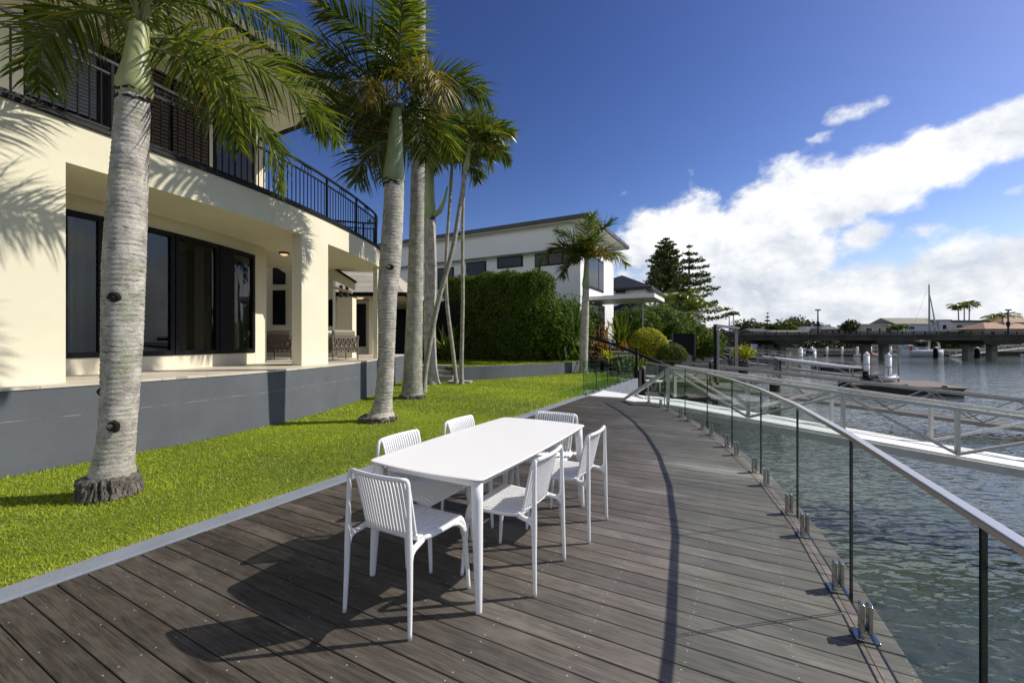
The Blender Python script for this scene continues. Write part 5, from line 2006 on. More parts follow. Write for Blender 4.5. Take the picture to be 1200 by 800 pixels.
# pergola beam reaching towards the water, with a thin post
pb = MB()
pb.prism([UV(HU + 1.1, HV + 0.02), UV(HU + 4.9, HV + 0.02), UV(HU + 4.9, HV + 4.3), UV(HU + 1.1, HV + 4.3)], 4.18, 4.42)
pb.build('canopy', M['white_paint'], nh)
c = UV(HU + 2.2, HV + 3.4)
MB().box((c[0], c[1], 2.8), (0.10, 0.10, 2.76)).build('post', M['alu_grey'], nh)
# the low dark outbuilding on the house's land side, and its terrace ground
struct(MB().prism([UV(22.9, VK - 0.15), UV(92, VK - 0.15), UV(92, -60), UV(25.4, -60), UV(25.4, -8.9), UV(22.9, -6.3)], -0.06, 0.62).build('neighbour_terrace', M['ground']))
mb = MB()
mb.box((-4.7, 22.9, 2.05), (3.6, 0.15, 3.2))
tag(mb.build('dark_screen_wall', M['dark_fence']), 'dark screen wall in deep shade beyond the slender palm stems', 'wall')
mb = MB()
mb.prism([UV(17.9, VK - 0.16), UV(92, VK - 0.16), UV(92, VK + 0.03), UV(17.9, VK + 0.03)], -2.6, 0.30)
tag(mb.build('stone_sea_wall', M['dark_stone']), 'dark sea wall along the neighbouring waterfront gardens', 'wall')

# second house: dark tiled hip roofs and white walls
h2 = thing('tiled_house', 'white house with dark blue tiled hip roofs beyond the yellow ball shrub', 'house', (11.0, 47.0, 1.0))


def hip(parent, x0, x1, y0, y1, z0, z1, m_, rot=0.0, name='roof', inset_=None):
    cx, cy = (x0 + x1) / 2, (y0 + y1) / 2
    w, d = (x1 - x0) / 2, (y1 - y0) / 2
    k = min(w, d) * 0.98 if inset_ is None else inset_
    ca, sa = math.cos(rot), math.sin(rot)

    def tr_(x, y, z):
        return (cx + ca * x - sa * y, cy + sa * x + ca * y, z)
    vs = [tr_(-w, -d, z0), tr_(w, -d, z0), tr_(w, d, z0), tr_(-w, d, z0), tr_(-w + k, -d + k, z1), tr_(w - k, -d + k, z1), tr_(w - k, d - k, z1), tr_(-w + k, d - k, z1)]
    vs += [tr_(-w, -d, z0 - 0.22), tr_(w, -d, z0 - 0.22), tr_(w, d, z0 - 0.22), tr_(-w, d, z0 - 0.22)]
    mb = MB()
    mb.add(vs, [(0, 1, 5, 4), (1, 2, 6, 5), (2, 3, 7, 6), (3, 0, 4, 7), (4, 5, 6, 7), (11, 10, 9, 8), (8, 9, 1, 0), (9, 10, 2, 1), (10, 11, 3, 2), (11, 8, 0, 3)])
    return mb.build(name, m_, parent)


MB().box((13.2, 50, 4.0), (6.6, 9, 6.3), TROT).build('wall', M['white_wall'], h2)
hip(h2, 9.2, 17.2, 44.8, 55.2, 7.15, 9.05, M['navy_roof'], TROT)
MB().box((12.6, 44.2, 2.8), (5.2, 3.0, 3.2), TROT).build('wall', M['white_wall'], h2)
hip(h2, 9.4, 15.6, 42.0, 46.6, 4.25, 5.6, M['navy_roof'], TROT)
wn = MB()
p = W(727, 340.5, 45.2)
wn.box(p, (1.0, 0.12, 0.55), TROT)
wn.build('window', M['black_soft'], h2)
for px_ in (752, 761):
    p = W(px_, 345, 46.0)
    MB().box((p[0], p[1], 5.3), (0.35, 0.35, 2.6)).build('column', M['white_wall'], h2)
MB().box((W(765, 350, 48)[0], 48.5, 5.2), (3.0, 3.0, 0.9)).build('parapet', M['white_wall'], h2)

# planting between the neighbour's house and the water
def bush(name, label, c, r, n, size, m_, seed, group=None, lump=0.2, shell=0.7, cat='shrub', zmin=None):
    t = thing(name, label, cat, (c[0], c[1], c[2] - r[2]), 0, group)
    P_, N_ = blob_points(c, r, n, lump, seed, shell)
    if zmin is not None:
        k = P_[:, 2] > zmin
        P_, N_ = P_[k], N_[k]
    leaves('foliage', P_, size, m_, t, N_, 0.55, 0.7)
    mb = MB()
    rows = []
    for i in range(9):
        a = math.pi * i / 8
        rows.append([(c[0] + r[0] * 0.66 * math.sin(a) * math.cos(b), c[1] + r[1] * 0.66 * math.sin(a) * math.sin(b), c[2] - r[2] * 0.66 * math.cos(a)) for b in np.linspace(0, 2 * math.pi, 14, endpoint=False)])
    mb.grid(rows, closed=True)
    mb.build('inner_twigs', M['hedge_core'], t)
    MB().tube([(c[0], c[1], c[2] - r[2] - 0.1), (c[0], c[1], c[2])], 0.09, 8).build('stem', M['wood_trunk'], t)
    return t


c = W(759, 403, 23.5)
bush('ball_shrub', 'round golden yellow clipped shrub in front of the white house', c, (1.02, 1.0, 0.88), 11000, 0.085, M['yellow_leaf'], 2, None, 0.10, 0.86)
c = W(788, 415, 22.5)
bush('ball_shrub', 'low dark green ball shrub to the right of the golden one', c, (0.75, 0.7, 0.58), 5000, 0.075, M['hedge'], 4, None, 0.12, 0.85)
for i, (px_, py_, Z_, r, lb) in enumerate(((744, 382, 31, (1.7, 1.6, 1.3), 'dark dense shrub behind the thin pergola post'), (772, 380, 33, (2.0, 1.7, 1.5), 'tall dense dark shrub behind the golden ball shrub'),
                                        (800, 392, 36, (1.7, 1.6, 1.2), 'dark shrub left of the black screen panel'), (824, 402, 38, (1.9, 1.5, 1.4), 'dark drooping shrub to the right of the black screen panel'))):
    bush('dense_shrub', lb, W(px_, py_, Z_), r, 8000, 0.17, M['hedge'], 20 + i, 'dense shrubs on the bank', 0.28, 0.7)
x, y = WX(728, 24.5)
blade_plant('cycad', 'feathery bright green fern-like plant beside the corner of the white house', 'plant', (x, y, 1.0), 70, 1.7, 0.16, M['mid_leaf'], (30, 85), 0.9, 12, None, 0.25, 0.5)
x, y = WX(716, 21.0)
blade_plant('young_palm', 'small yellow-green arching plant in the garden bed under the stair railing', 'plant', (x, y, 0.35), 26, 1.1, 0.12, M['yellow_leaf'], (25, 75), 1.0, 14, None, 0.1, 0.2)
for i, px_ in enumerate((697, 706, 730)):
    x, y = WX(px_, 22.6)
    blade_plant('bromeliad', ('reddish bromeliad by the dark glass door', 'orange tinted bromeliad next to the young yellow-green plant', 'red-brown bromeliad at the foot of the thin pergola post')[i], 'plant', (x, y, 1.0), 40, 0.55, 0.09, M['red_leaf'], (15, 75), 0.7, 30 + i, 'bromeliads in the garden bed', 0.35, 0.1)
x, y = UV(20.6, -5.1)
for i, (uu, vv) in enumerate(((19.0, -4.35), (20.4, -4.4), (21.7, -4.6))):
    x, y = UV(uu, vv)
    blade_plant('border_plant', ('green border plant nearest the end of the low glass fence', 'green border plant in the middle of the bed above the sea wall', 'green border plant closest to the neighbour terrace')[i], 'plant', (x, y, -0.05), 70, 0.75, 0.09, M['mid_leaf'], (20, 85), 0.7, 40 + i, 'border plants above the sea wall', 0.5, 0.35)

# stair railing from the neighbour's terrace down to the water
rl2 = thing('stair_railing', 'black stair railing slanting down from the neighbour garden to the water', 'railing', (4.4, 21.5, 0.9))
A_, B_ = Vector(W(688, 394, 22.0)), Vector(W(793, 432, 17.6))
mid = A_.lerp(B_, 0.30) + Vector((0, 0, 0.10))
mb = MB()
mb.tube([A_, mid, B_], 0.035, 8)
mb.build('handrail', M['black'], rl2)
mb = MB()
mb.tube([A_ + Vector((0.05, 0.9, -0.02)), mid + Vector((0.05, 0.9, 0.0)), B_ + Vector((0.05, 0.9, 0.0))], 0.03, 8)
mb.build('handrail', M['black'], rl2)
for s in (0.02, 0.30, 0.62, 0.97):
    p = A_.lerp(B_, s) + Vector((0, 0, 0.10 * (1 - abs(s - 0.3) / 0.7)))
    MB().tube([p, p - Vector((0, 0, 1.05))], 0.025, 8).build('post', M['black'], rl2)
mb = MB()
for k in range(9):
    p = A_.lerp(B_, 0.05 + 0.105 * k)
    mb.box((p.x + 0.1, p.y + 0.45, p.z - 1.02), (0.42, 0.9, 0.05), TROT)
tag(mb.build('garden_stairs', M['dark_stone']), 'narrow dark steps descending beside the black stair railing', 'stairs')
# pale garden chair by the sea wall
ch = thing('garden_chair', 'pale moulded garden chair standing just beyond the post of the glass fence', 'chair', (*WX(764, 18.3), -0.62))
b_ = Vector((*WX(764, 18.3), -0.62))
MB().box(b_ + Vector((0.02, 0, 0.42)), (0.62, 0.6, 0.09), 0.3).build('seat', M['white_paint'], ch, bevel=0.03)
bb = MB()
bb.grid([[(b_.x - 0.36 + 0.05 * math.sin(3.14 * k / 8), b_.y - 0.28 + 0.56 * k / 8, b_.z + z_) for k in range(9)] for z_ in (0.42, 0.62, 0.85, 1.05)])
bk = bb.build('backrest', M['white_paint'], ch)
sm = bk.modifiers.new('solid', 'SOLIDIFY')
sm.thickness = 0.05
for sy in (-1, 1):
    MB().box(b_ + Vector((0.05, sy * 0.30, 0.62)), (0.55, 0.06, 0.05), 0.0).build('armrest', M['white_paint'], ch, bevel=0.02)
    for sx in (-1, 1):
        MB().box(b_ + Vector((sx * 0.25, sy * 0.27, 0.2)), (0.05, 0.05, 0.40)).build('leg', M['white_paint'], ch)
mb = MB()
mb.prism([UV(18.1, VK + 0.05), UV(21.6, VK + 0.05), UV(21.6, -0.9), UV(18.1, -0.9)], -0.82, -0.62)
tag(mb.build('stone_landing', M['dark_stone']), 'dark low landing by the water under the black stair railing', 'landing')
mb = MB()
for k, (uu, vv, r) in enumerate(((17.2, -3.2, 0.6), (17.0, -2.2, 0.5), (18.3, -0.6, 0.55), (19.6, -0.6, 0.6))):
    pass

# ------------------------------------------------------------------ gangways
def gangway(t, u0, u1, v0, slope, v1, zr, hgt, nodes, col, floor, posts_far=True, th=0.065, raker=True, floor_drop=0.0, diag2=False, vflat=None):
    """truss gangway running along +v between u0 (near side) and u1; zr(v) = floor height"""
    def P(u_, v_, z_):
        return Vector(UV(u_, v_, z_))
    mb = MB()
    vs = np.linspace(v0 if vflat is None else vflat, v1, 24)
    prof = [(v_, zr(v_)) for v_ in vs]
    top, botm = [], []
    rows = [[UV(u0 + 0.04, v_, z_) for v_, z_ in prof], [UV(u1 - 0.04, v_, z_) for v_, z_ in prof]]
    lows = [[UV(u0 + 0.04, v_, z_ - 0.05) for v_, z_ in prof], [UV(u1 - 0.04, v_, z_ - 0.05) for v_, z_ in prof]]
    mb.grid([rows[1], rows[0]], smooth=False)
    mb.grid(lows, smooth=False)
    mb.grid([rows[0], lows[0]], smooth=False)
    mb.grid([lows[1], rows[1]], smooth=False)
    mb.build('walkway', floor, t)
    for u_ in (u0, u1):
        mb = MB()
        mb.bar(P(u_, v0, zr(v0) - 0.05), P(u_, v1, zr(v1) - 0.05), 0.075, 0.15)
        mb.build('bottom_chord', col, t)
        mb = MB()
        mb.bar(P(u_, nodes[0], zr(nodes[0]) + hgt), P(u_, v1, zr(v1) + hgt), 0.07, th)
        mb.build('handrail', col, t)
        if raker:
            MB().bar(P(u_, v0, zr(v0) + 0.03), P(u_, nodes[0] + 0.03, zr(nodes[0]) + hgt), 0.08, th).build('raker', col, t)
        for i, v_ in enumerate(nodes):
            if not diag2:
                MB().bar(P(u_, v_, zr(v_) + 0.03), P(u_, v_, zr(v_) + hgt - th / 2), 0.06, 0.06).build('post', col, t)
            if i + 1 < len(nodes):
                w = nodes[i + 1]
                if diag2:
                    m_ = (v_ + w) / 2
                    MB().bar(P(u_, v_, zr(v_) + 0.03), P(u_, m_, zr(m_) + hgt - th / 2), 0.045, 0.045).build('diagonal', col, t)
                    MB().bar(P(u_, m_, zr(m_) + hgt - th / 2), P(u_, w, zr(w) + 0.03), 0.045, 0.045).build('diagonal', col, t)
                else:
                    a, b = (hgt - th / 2, 0.03) if i % 2 == 0 else (0.03, hgt - th / 2)
                    MB().bar(P(u_, v_, zr(v_) + a), P(u_, w, zr(w) + b), 0.045, 0.05).build('diagonal', col, t)


g1 = thing('gangway', 'near aluminium truss gangway with bright white floor sloping from the deck end to the right', 'gangway', UV(11.4, -2.6, 0), 0, 'gangways over the canal')
gangway(g1, 10.80, 12.05, -2.62, 0, 12.0, lambda v_: 0.01 - 0.118 * max(0, v_ + 1.7), 0.86, [-1.56 + 1.685 * k for k in range(9)], M['alu'], M['mesh_floor'])
mb = MB()
mb.prism([UV(11.36, VK + 0.04), UV(12.75, VK + 0.04), UV(12.1, -2.66), UV(11.36, -2.66)], -0.10, 0.012)
tag(mb.build('landing_plate', M['mesh_floor']), 'bright white landing plate between the deck end and the near gangway', 'plate')

g2 = thing('gangway', 'grey weathered truss gangway with zigzag braces crossing behind the near white-floored one', 'gangway', UV(23, -2.0, 0), 0, 'gangways over the canal')
gangway(g2, 22.6, 23.7, -3.0, 0, 16, lambda v_: -0.68 - 0.098 * (v_ + 1.15), 1.0, [-2.6 + 2.65 * k for k in range(8)], M['alu_grey'], M['wet_timber'], raker=False, diag2=True, th=0.10)
g3 = thing('gangway', 'third gangway, leading to the floating pontoon with white piles', 'gangway', UV(42, -1.0, 0), 0, 'gangways over the canal')
gangway(g3, 41.2, 42.3, -3.2, 0, 9.8, lambda v_: -0.30 - 0.118 * (v_ - 0.5), 1.0, [-3.0 + 2.1 * k for k in range(7)], M['alu_grey'], M['alu'], raker=False, th=0.06)
g4 = thing('gangway', 'farthest thin-railed gangway in front of the left bridge piers', 'gangway', UV(66, -1.0, 0), 0, 'gangways over the canal')
gangway(g4, 65.5, 66.8, -3.2, 0, 9.0, lambda v_: -0.45 - 0.10 * (v_ - 0.5), 1.0, [-3.0 + 2.2 * k for k in range(6)], M['alu_grey'], M['alu'], raker=False, th=0.07)

# long white rowing shell stowed along the third gangway
ss = thing('rowing_shell', 'long narrow white boat stowed along the rail of the third gangway', 'boat', UV(40.95, 4.5, -0.3))
a_, b_ = Vector(UV(40.9, 1.5, 0.20)), Vector(UV(40.9, 8.0, -0.62))
rows = []
for k in range(25):
    s = k / 24
    p = a_.lerp(b_, s) + Vector((0, 0, 0.10 * (2 * s - 1) ** 2))
    r_ = 0.02 + 0.22 * math.sin(math.pi * min(0.98, max(0.02, s))) ** 0.7
    dv = Vector((UC, -US, 0))
    uu = Vector((US, UC, 0))
    rows.append([tuple(p + uu * r_ * 1.1 * math.cos(th) + Vector((0, 0, 1)) * r_ * 0.75 * math.sin(th)) for th in np.linspace(0, 2 * math.pi, 14, endpoint=False)])
MB().grid(rows, closed=True).build('hull', M['gel'], ss)
MB().box(a_.lerp(b_, 0.12) + Vector((0, 0, 0.25)), (0.05, 0.3, 0.22), TROT).build('fin', M['black'], ss)
for s in (0.25, 0.75):
    p = a_.lerp(b_, s)
    MB().bar(p + Vector((0, 0, -0.20)), p + Vector((US * 0.30, UC * 0.30, -0.26)), 0.05, 0.05).build('bracket', M['alu_grey'], ss)


# ------------------------------------------------------------------ pontoons, piles, jetty
def pontoon(name, label, u0, u1, v0, v1, z):
    t = thing(name, label, 'pontoon', UV((u0 + u1) / 2, (v0 + v1) / 2, WATER))
    MB().prism([UV(u0, v0), UV(u1, v0), UV(u1, v1), UV(u0, v1)], z - 0.10, z).build('deck_boards', M['wet_timber'], t)
    MB().prism([UV(u0 + .08, v0 + .08), UV(u1 - .08, v0 + .08), UV(u1 - .08, v1 - .08), UV(u0 + .08, v1 - .08)], WATER - 0.3, z - 0.102).build('float', M['float'], t)
    for k in range(3):
        c = UV(u0 + 0.25, v0 + (v1 - v0) * (k + 0.5) / 3)
        MB().box((c[0], c[1], z + 0.05), (0.26, 0.06, 0.09), TROT).build('cleat', M['black'], t)
    return t


pontoon('floating_pontoon', 'floating timber pontoon with black floats at the end of the third gangway', 37.6, 43.2, 6.8, 12.6, -1.48)
pontoon('floating_pontoon', 'small floating pontoon seen between the two lattice gangways on the right', 21.8, 26.5, 14.5, 20, -1.5)
pontoon('floating_pontoon', 'far pontoon in front of the left bridge piers with an outboard stand', 62, 68, 8.4, 13.0, -1.5)


def pile(label, px_, Z_, ztop, r=0.20, name='mooring_pile', white=True, cat='pile', group='white mooring piles'):
    x, y = WX(px_, Z_)
    t = thing(name, label, cat, (x, y, WATER), 0, group)
    MB().tube([(x, y, WATER - 0.5), (x, y, ztop - 0.25)], r, 14).build('shaft', M['white_paint'] if white else M['black'], t)
    MB().lathe([(r * 1.08, -0.26), (r * 1.08, -0.16), (0.03, 0.06), (0.0, 0.07)], (x, y, ztop), 14).build('pile_cap', M['white_paint'], t)
    return t


pile('white mooring pile with pointed cap on the near pontoon, left of the pair', 1015.5, 34.2, 0.62)
pile('white mooring pile with pointed cap on the near pontoon, right of the pair', 1041, 33.0, 0.56)
pile('white mooring pile standing left of the bridge pier column', 938, 58, 0.66, 0.28)
pile('white mooring pile between two bridge piers above the rowing shell', 953.5, 56, 0.55, 0.28)
pile('black mooring pile with white cap to the right of the moored yacht', 1096.5, 92, 0.30, 0.42, white=False, group='black mooring piles')
pile('black mooring pile with white cap near the right bridge pier', 1145, 92, 0.25, 0.48, white=False, group='black mooring piles')
# service pole and outboard on the pontoon
t = thing('service_pole', 'thin bent metal pole with a small box on the pontoon beside the right white pile', 'pole', (*WX(1053, 31.5), -1.48))
x, y = WX(1053, 31.5)
MB().tube([(x, y, -1.48), (x, y, 0.35), (x + 0.06, y, 0.95)], 0.05, 8).build('pole', M['alu_grey'], t)
MB().box((x + 0.05, y, 0.85), (0.28, 0.2, 0.65)).build('box', M['alu_grey'], t, bevel=0.02)
t = thing('dinghy', 'small grey inflatable dinghy with outboard lying on the pontoon between the white piles', 'dinghy', (*WX(1030, 31.8), -1.46))
x, y = WX(1030, 31.8)
for s in (-1, 1):
    MB().tube([(x - 0.9, y + s * 0.45, -1.25), (x + 0.5, y + s * 0.45, -1.25), (x + 1.15, y + s * 0.2, -1.15), (x + 1.3, y, -1.10)], [0.2, 0.2, 0.18, 0.16], 10).build('tube', M['boat_grey'], t)
MB().box((x - 0.2, y, -1.28), (1.5, 0.8, 0.08)).build('floor', M['black'], t)
MB().box((x - 1.0, y, -0.95), (0.28, 0.25, 0.5)).build('outboard', M['black'], t, bevel=0.04)
t = thing('outdoor_table', 'dark picnic frame standing on the pontoon left of the right white pile', 'table', (*WX(1024, 31.0), -1.48))
x, y = WX(1024, 31.0)
MB().box((x, y, -0.95), (1.1, 0.6, 0.05)).build('tabletop', M['black'], t)
for sx in (-1, 1):
    MB().bar((x + sx * 0.45, y - 0.25, -1.48), (x + sx * 0.3, y + 0.2, -0.97), 0.05, 0.05).build('leg', M['black'], t)
t = thing('outboard_stand', 'outboard engine on a stand on the far pontoon between white piles', 'outboard', (*WX(948, 55), -1.48))
x, y = WX(948.5, 55)
MB().box((x, y, 0.0), (0.75, 0.5, 0.7), 0.2).build('cowling', M['float'], t, bevel=0.1)
MB().box((x, y, -0.9), (0.35, 0.3, 1.15)).build('shaft', M['boat_grey'], t)

# neighbour's jetty with its dark gate frame
jt = thing('jetty', 'dark timber jetty with railings beyond the near gangway', 'jetty', UV(24.5, -1.5, -0.9))
MB().prism([UV(21.8, VK + 0.06), UV(29.5, VK + 0.06), UV(29.5, 1.8), UV(25.2, 1.8), UV(25.2, -1.2), UV(21.8, -1.2)], -0.66, -0.44).build('deck_boards', M['wet_timber'], jt)
for uu, vv in ((22.1, -1.4), (25.0, -1.4), (25.6, 1.6), (29.2, 1.6), (29.2, -1.4)):
    c = UV(uu, vv)
    MB().tube([(c[0], c[1], -3.0), (c[0], c[1], -0.66)], 0.18, 10).build('pile', M['concrete_dark'], jt)


def rail_run(parent, pts, z, h, n, m_, r=0.03, mids=1):
    mb = MB()
    P = [Vector(UV(u_, v_, 0)) for u_, v_ in pts]
    for a, b in zip(P[:-1], P[1:]):
        mb.bar((a.x, a.y, z + h), (b.x, b.y, z + h), 0.06, 0.05)
        for k in range(mids):
            zz = z + h * (k + 0.5) / (mids + 0.3)
            mb.bar((a.x, a.y, zz), (b.x, b.y, zz), 0.03, 0.03)
    mb.build('rail', m_, parent)
    for a, b in zip(P[:-1], P[1:]):
        k = max(1, int((b - a).length / 1.3))
        for i in range(k + 1):
            p = a.lerp(b, i / k)
            MB().box((p.x, p.y, z + h / 2), (0.05, 0.05, h)).build('post', m_, parent)


rail_run(jt, [(21.9, -3.5), (21.9, -1.3), (25.1, -1.3), (25.3, 1.7), (29.4, 1.7)], -0.44, 0.98, 0, M['grey_frame'], mids=3)
gt = thing('gate_frame', 'dark portal frame of steel posts standing on the jetty', 'frame', (8.9, 18.75, -0.44))
p0, p1 = Vector((*WX(838, 20.2), -0.44)), Vector((*WX(863, 24.4), -0.44))
zt = H + 17.5 * 20.2 / F
MB().box((p0.x, p0.y, (zt - 0.44) / 2), (0.13, 0.16, zt + 0.44), TROT).build('post', M['black'], gt)
q0 = p0 + Vector((0.15, 0.03, 0))
MB().box((q0.x, q0.y, (zt - 0.44) / 2), (0.09, 0.12, zt + 0.44 - 0.01), TROT).build('post', M['alu_grey'], gt)
MB().box((p1.x, p1.y, (zt - 0.44) / 2), (0.16, 0.18, zt + 0.44), TROT).build('post', M['alu_grey'], gt)
MB().bar((p0.x, p0.y, zt + 0.05), (p1.x + 0.1, p1.y, zt + 0.05), 0.16, 0.12).build('beam', M['grey_frame'], gt)
sp = thing('screen_panel', 'black privacy screen panel standing between the dark shrubs', 'screen', (*WX(801, 27), 0.6))
p = W(801, 401, 27)
MB().box((p[0], p[1], 1.35), (1.36, 0.06, 1.3)).build('panel', M['dark_fence'], sp)
for s in (-1, 1):
    MB().box((p[0] + s * 0.71, p[1], 1.25), (0.07, 0.08, 1.55)).build('post', M['grey_frame'], sp)
r2 = thing('waterfront_railing', 'grey railing along the neighbouring waterfront between the black screen and the portal frame', 'railing', UV(27, VK - 0.3, 0.6))
rail_run(r2, [(24.6, VK - 0.25), (29.5, VK - 0.25)], 0.55, 1.0, 0, M['alu_grey'], mids=1)
pp = thing('potted_plant', 'leafy plant in a tall dark pot on the jetty right of the portal frame', 'potted plant', (*WX(871, 25.5), -0.44))
x, y = WX(871, 25.5)
MB().lathe([(0.0, 0), (0.24, 0), (0.36, 0.75), (0.33, 0.78), (0.0, 0.75)], (x, y, -0.44), 16).build('pot', M['pot'], pp)
P_, N_ = blob_points((x, y, 0.85), (0.62, 0.62, 0.42), 900, 0.3, 77, 0.4)
leaves('foliage', P_, 0.17, M['yellow_leaf'], pp, N_, 0.5, 0.8)
MB().tube([(x, y, 0.3), (x, y, 0.9)], 0.04, 6).build('stem', M['wood_trunk'], pp)
# outdoor seats on the jetty
for i, (px_, lb) in enumerate(((851, 'dark jetty chair nearest the portal frame'), (858, 'dark jetty chair closer to the potted plant'))):
    x, y = WX(px_, 25)
    t = thing('jetty_chair', lb, 'chair', (x, y, -0.44), 0, 'dark chairs on the jetty')
    MB().box((x, y, 0.0), (0.5, 0.5, 0.06)).build('seat', M['grey_frame'], t)
    MB().box((x + 0.23, y, 0.28), (0.05, 0.5, 0.5)).build('backrest', M['grey_frame'], t)
    for sx in (-1, 1):
        for sy in (-1, 1):
            MB().box((x + sx * 0.21, y + sy * 0.21, -0.23), (0.04, 0.04, 0.42)).build('leg', M['alu_grey'], t)


# ------------------------------------------------------------------ larger trees
def norfolk(label, px_, Z_, ztop, zbase, tiers, rad, seed, dens=1.0, skew=0.0, cover=1.0):
    g = np.random.default_rng(seed)
    x, y = WX(px_, Z_)
    t = thing('norfolk_pine', label, 'tree', (x, y, zbase), 0, 'norfolk pines')
    Ht = ztop - zbase
    MB().tube([(x, y, zbase), (x, y, zbase + Ht * 0.6), (x, y, ztop)], [Ht * 0.024, Ht * 0.014, 0.03], 8).build('trunk', M['wood_trunk'], t)
    pts = []
    mb = MB()
    for k in range(tiers):
        f = k / (tiers - 1)
        z = zbase + Ht * (0.14 + 0.84 * f)
        L = rad * (1 - f) ** 0.58 * (0.62 + 0.38 * min(1, f * 5)) + rad * 0.07
        nb = 6 if f < 0.85 else 5
        a0 = g.uniform(0, 6.28)
        for j in range(nb):
            if g.random() > cover:
                continue
            a = a0 + 2 * np.pi * j / nb + g.normal(0, 0.15)
            l = L * g.uniform(0.75, 1.1) * (1 + skew * math.cos(a))
            ns = max(4, int(l * 9 * dens))
            s = np.linspace(0.12, 1.0, ns)
            up = 0.10 * l * (s ** 2) - 0.10 * l * s + 0.16 * l * np.maximum(0, s - 0.6)
            bx, by, bz = x + np.cos(a) * l * s, y + np.sin(a) * l * s, z + up
            mb.tube([(x, y, z), (float(bx[-1]), float(by[-1]), float(bz[-1]))], [0.05, 0.015], 4)
            for _ in range(4):
                wd = (0.10 + 0.16 * l / rad) * (1.1 - 0.5 * s)
                o = g.normal(0, 1, (ns, 3)) * np.stack([wd * 1.4, wd * 1.4, wd * 0.75], 1)
                o[:, 2] += 0.10
                pts.append(np.stack([bx, by, bz], 1) + o)
    mb.build('branch', M['wood_trunk'], t)
    P_ = np.concatenate(pts)
    leaves('crown', P_, 0.46, M['pine_leaf'], t, None, 0.42)
    return t


norfolk('tall dense conical norfolk pine beyond the dark tiled roofs', 780.5, 62, H + 121.5 * 62 / F, 0.5, 26, 4.7, 1, 1.7)
norfolk('sparser norfolk pine with open tiers leaning right beside the dense one', 807.5, 64, H + 113 * 64 / F, 0.5, 13, 4.0, 2, 1.3, 0.45, 0.8)
norfolk('small far norfolk pine poking above the tree line left of the bridge pier', 899.5, 150, H + 33.5 * 150 / F, -1, 9, 1.6, 3, 1.4, 0, 0.95)
norfolk('tiny far norfolk pine just right of the taller far one', 910.5, 155, H + 26 * 155 / F, -1, 7, 1.4, 4, 1.4, 0, 0.95)


def far_palm(label, px_, Z_, ztop, zbase, L, n, seed, lean=0.0, group=None, wid=0.16, name='far_palm', leaf=0.9):
    g = random.Random(seed)
    x, y = WX(px_, Z_)
    t = thing(name, label, 'palm tree', (x, y, zbase), 0, group)
    MB().tube([(x, y, zbase), (x + lean * 0.5, y, (zbase + ztop) / 2), (x + lean, y, ztop)], [0.22, 0.17, 0.13], 8).build('trunk', M['trunk_b'], t)
    for k in range(n):
        frond(t, (lean, 0, ztop - zbase), 360 * k / n + g.uniform(-15, 15), g.uniform(25, 75), g.uniform(-70, -15), L * g.uniform(0.85, 1.15), m_='frond', leaf=leaf, n=16, wid=wid, plume=20, droop=0.8, up=8)
    return t


far_palm('garden palm with yellowish fronds in front of the dense norfolk pine', 793, 45, H + 46 * 45 / F, 0.8, 2.9, 13, 1, 0.0, 'garden palms by the second house', 0.14)
far_palm('garden palm under the sparser norfolk pine, right of the other garden palm', 811, 44, H + 34 * 44 / F, 0.8, 2.7, 13, 2, 0.0, 'garden palms by the second house', 0.14)
far_palm('small garden palm between the two taller garden palms', 802, 42, H + 22 * 42 / F, 0.8, 2.0, 10, 3, 0.0, 'garden palms by the second house', 0.14)
far_palm('left of two distant palms above the portal frame', 854.5, 130, H + 31 * 130 / F, -1, 2.2, 10, 5, 0.0, 'pair of distant palms', 0.2, leaf=0.9)
far_palm('right of two distant palms above the portal frame', 859.5, 130, H + 30.5 * 130 / F, -1, 2.0, 10, 6, 0.0, 'pair of distant palms', 0.2, leaf=0.9)
far_palm('left palm of the windblown trio behind the bridge', 1124.5, 130, H + 39 * 130 / F, -1, 3.2, 10, 7, -0.4, 'windblown palm trio', 0.22, leaf=1.3)
far_palm('middle palm of the windblown trio behind the bridge', 1130, 130, H + 40.5 * 130 / F, -1, 3.0, 10, 8, 0.0, 'windblown palm trio', 0.22, leaf=1.3)
far_palm('right palm of the windblown trio behind the bridge', 1135, 131, H + 43.5 * 131 / F, -1, 2.8, 8, 9, 0.3, 'windblown palm trio', 0.22, leaf=1.3)
far_palm('broad-fronded palm beside the terracotta roofed house', 1175, 118, H + 27 * 118 / F, -1, 4.2, 10, 10, 0.0, None, 0.24, leaf=1.4)
far_palm('dark low date palm in front of the pale house', 1052, 112, H + 14 * 112 / F, -1, 2.6, 12, 11, 0.0, None, 0.3, leaf=1.2)


def far_tree(label, px_, Z_, ztop, rx, rz, seed, m_='dark_leaf', n=5200, size=0.7, group='trees on the far bank', zb=-1.0, name='broadleaf_tree'):
    x, y = WX(px_, Z_)
    t = thing(name, label, 'tree', (x, y, zb), 0, group)
    cz_ = ztop - rz
    MB().tube([(x, y, zb), (x + 0.1, y, cz_)], [0.35, 0.18], 8).build('trunk', M['wood_trunk'], t)
    P_, N_ = blob_points((x, y, cz_), (rx, rx * 0.8, rz), n, 0.42, seed, 0.35)
    leaves('crown', P_, size, M[m_], t, N_, 0.6, 0.9)
    return t


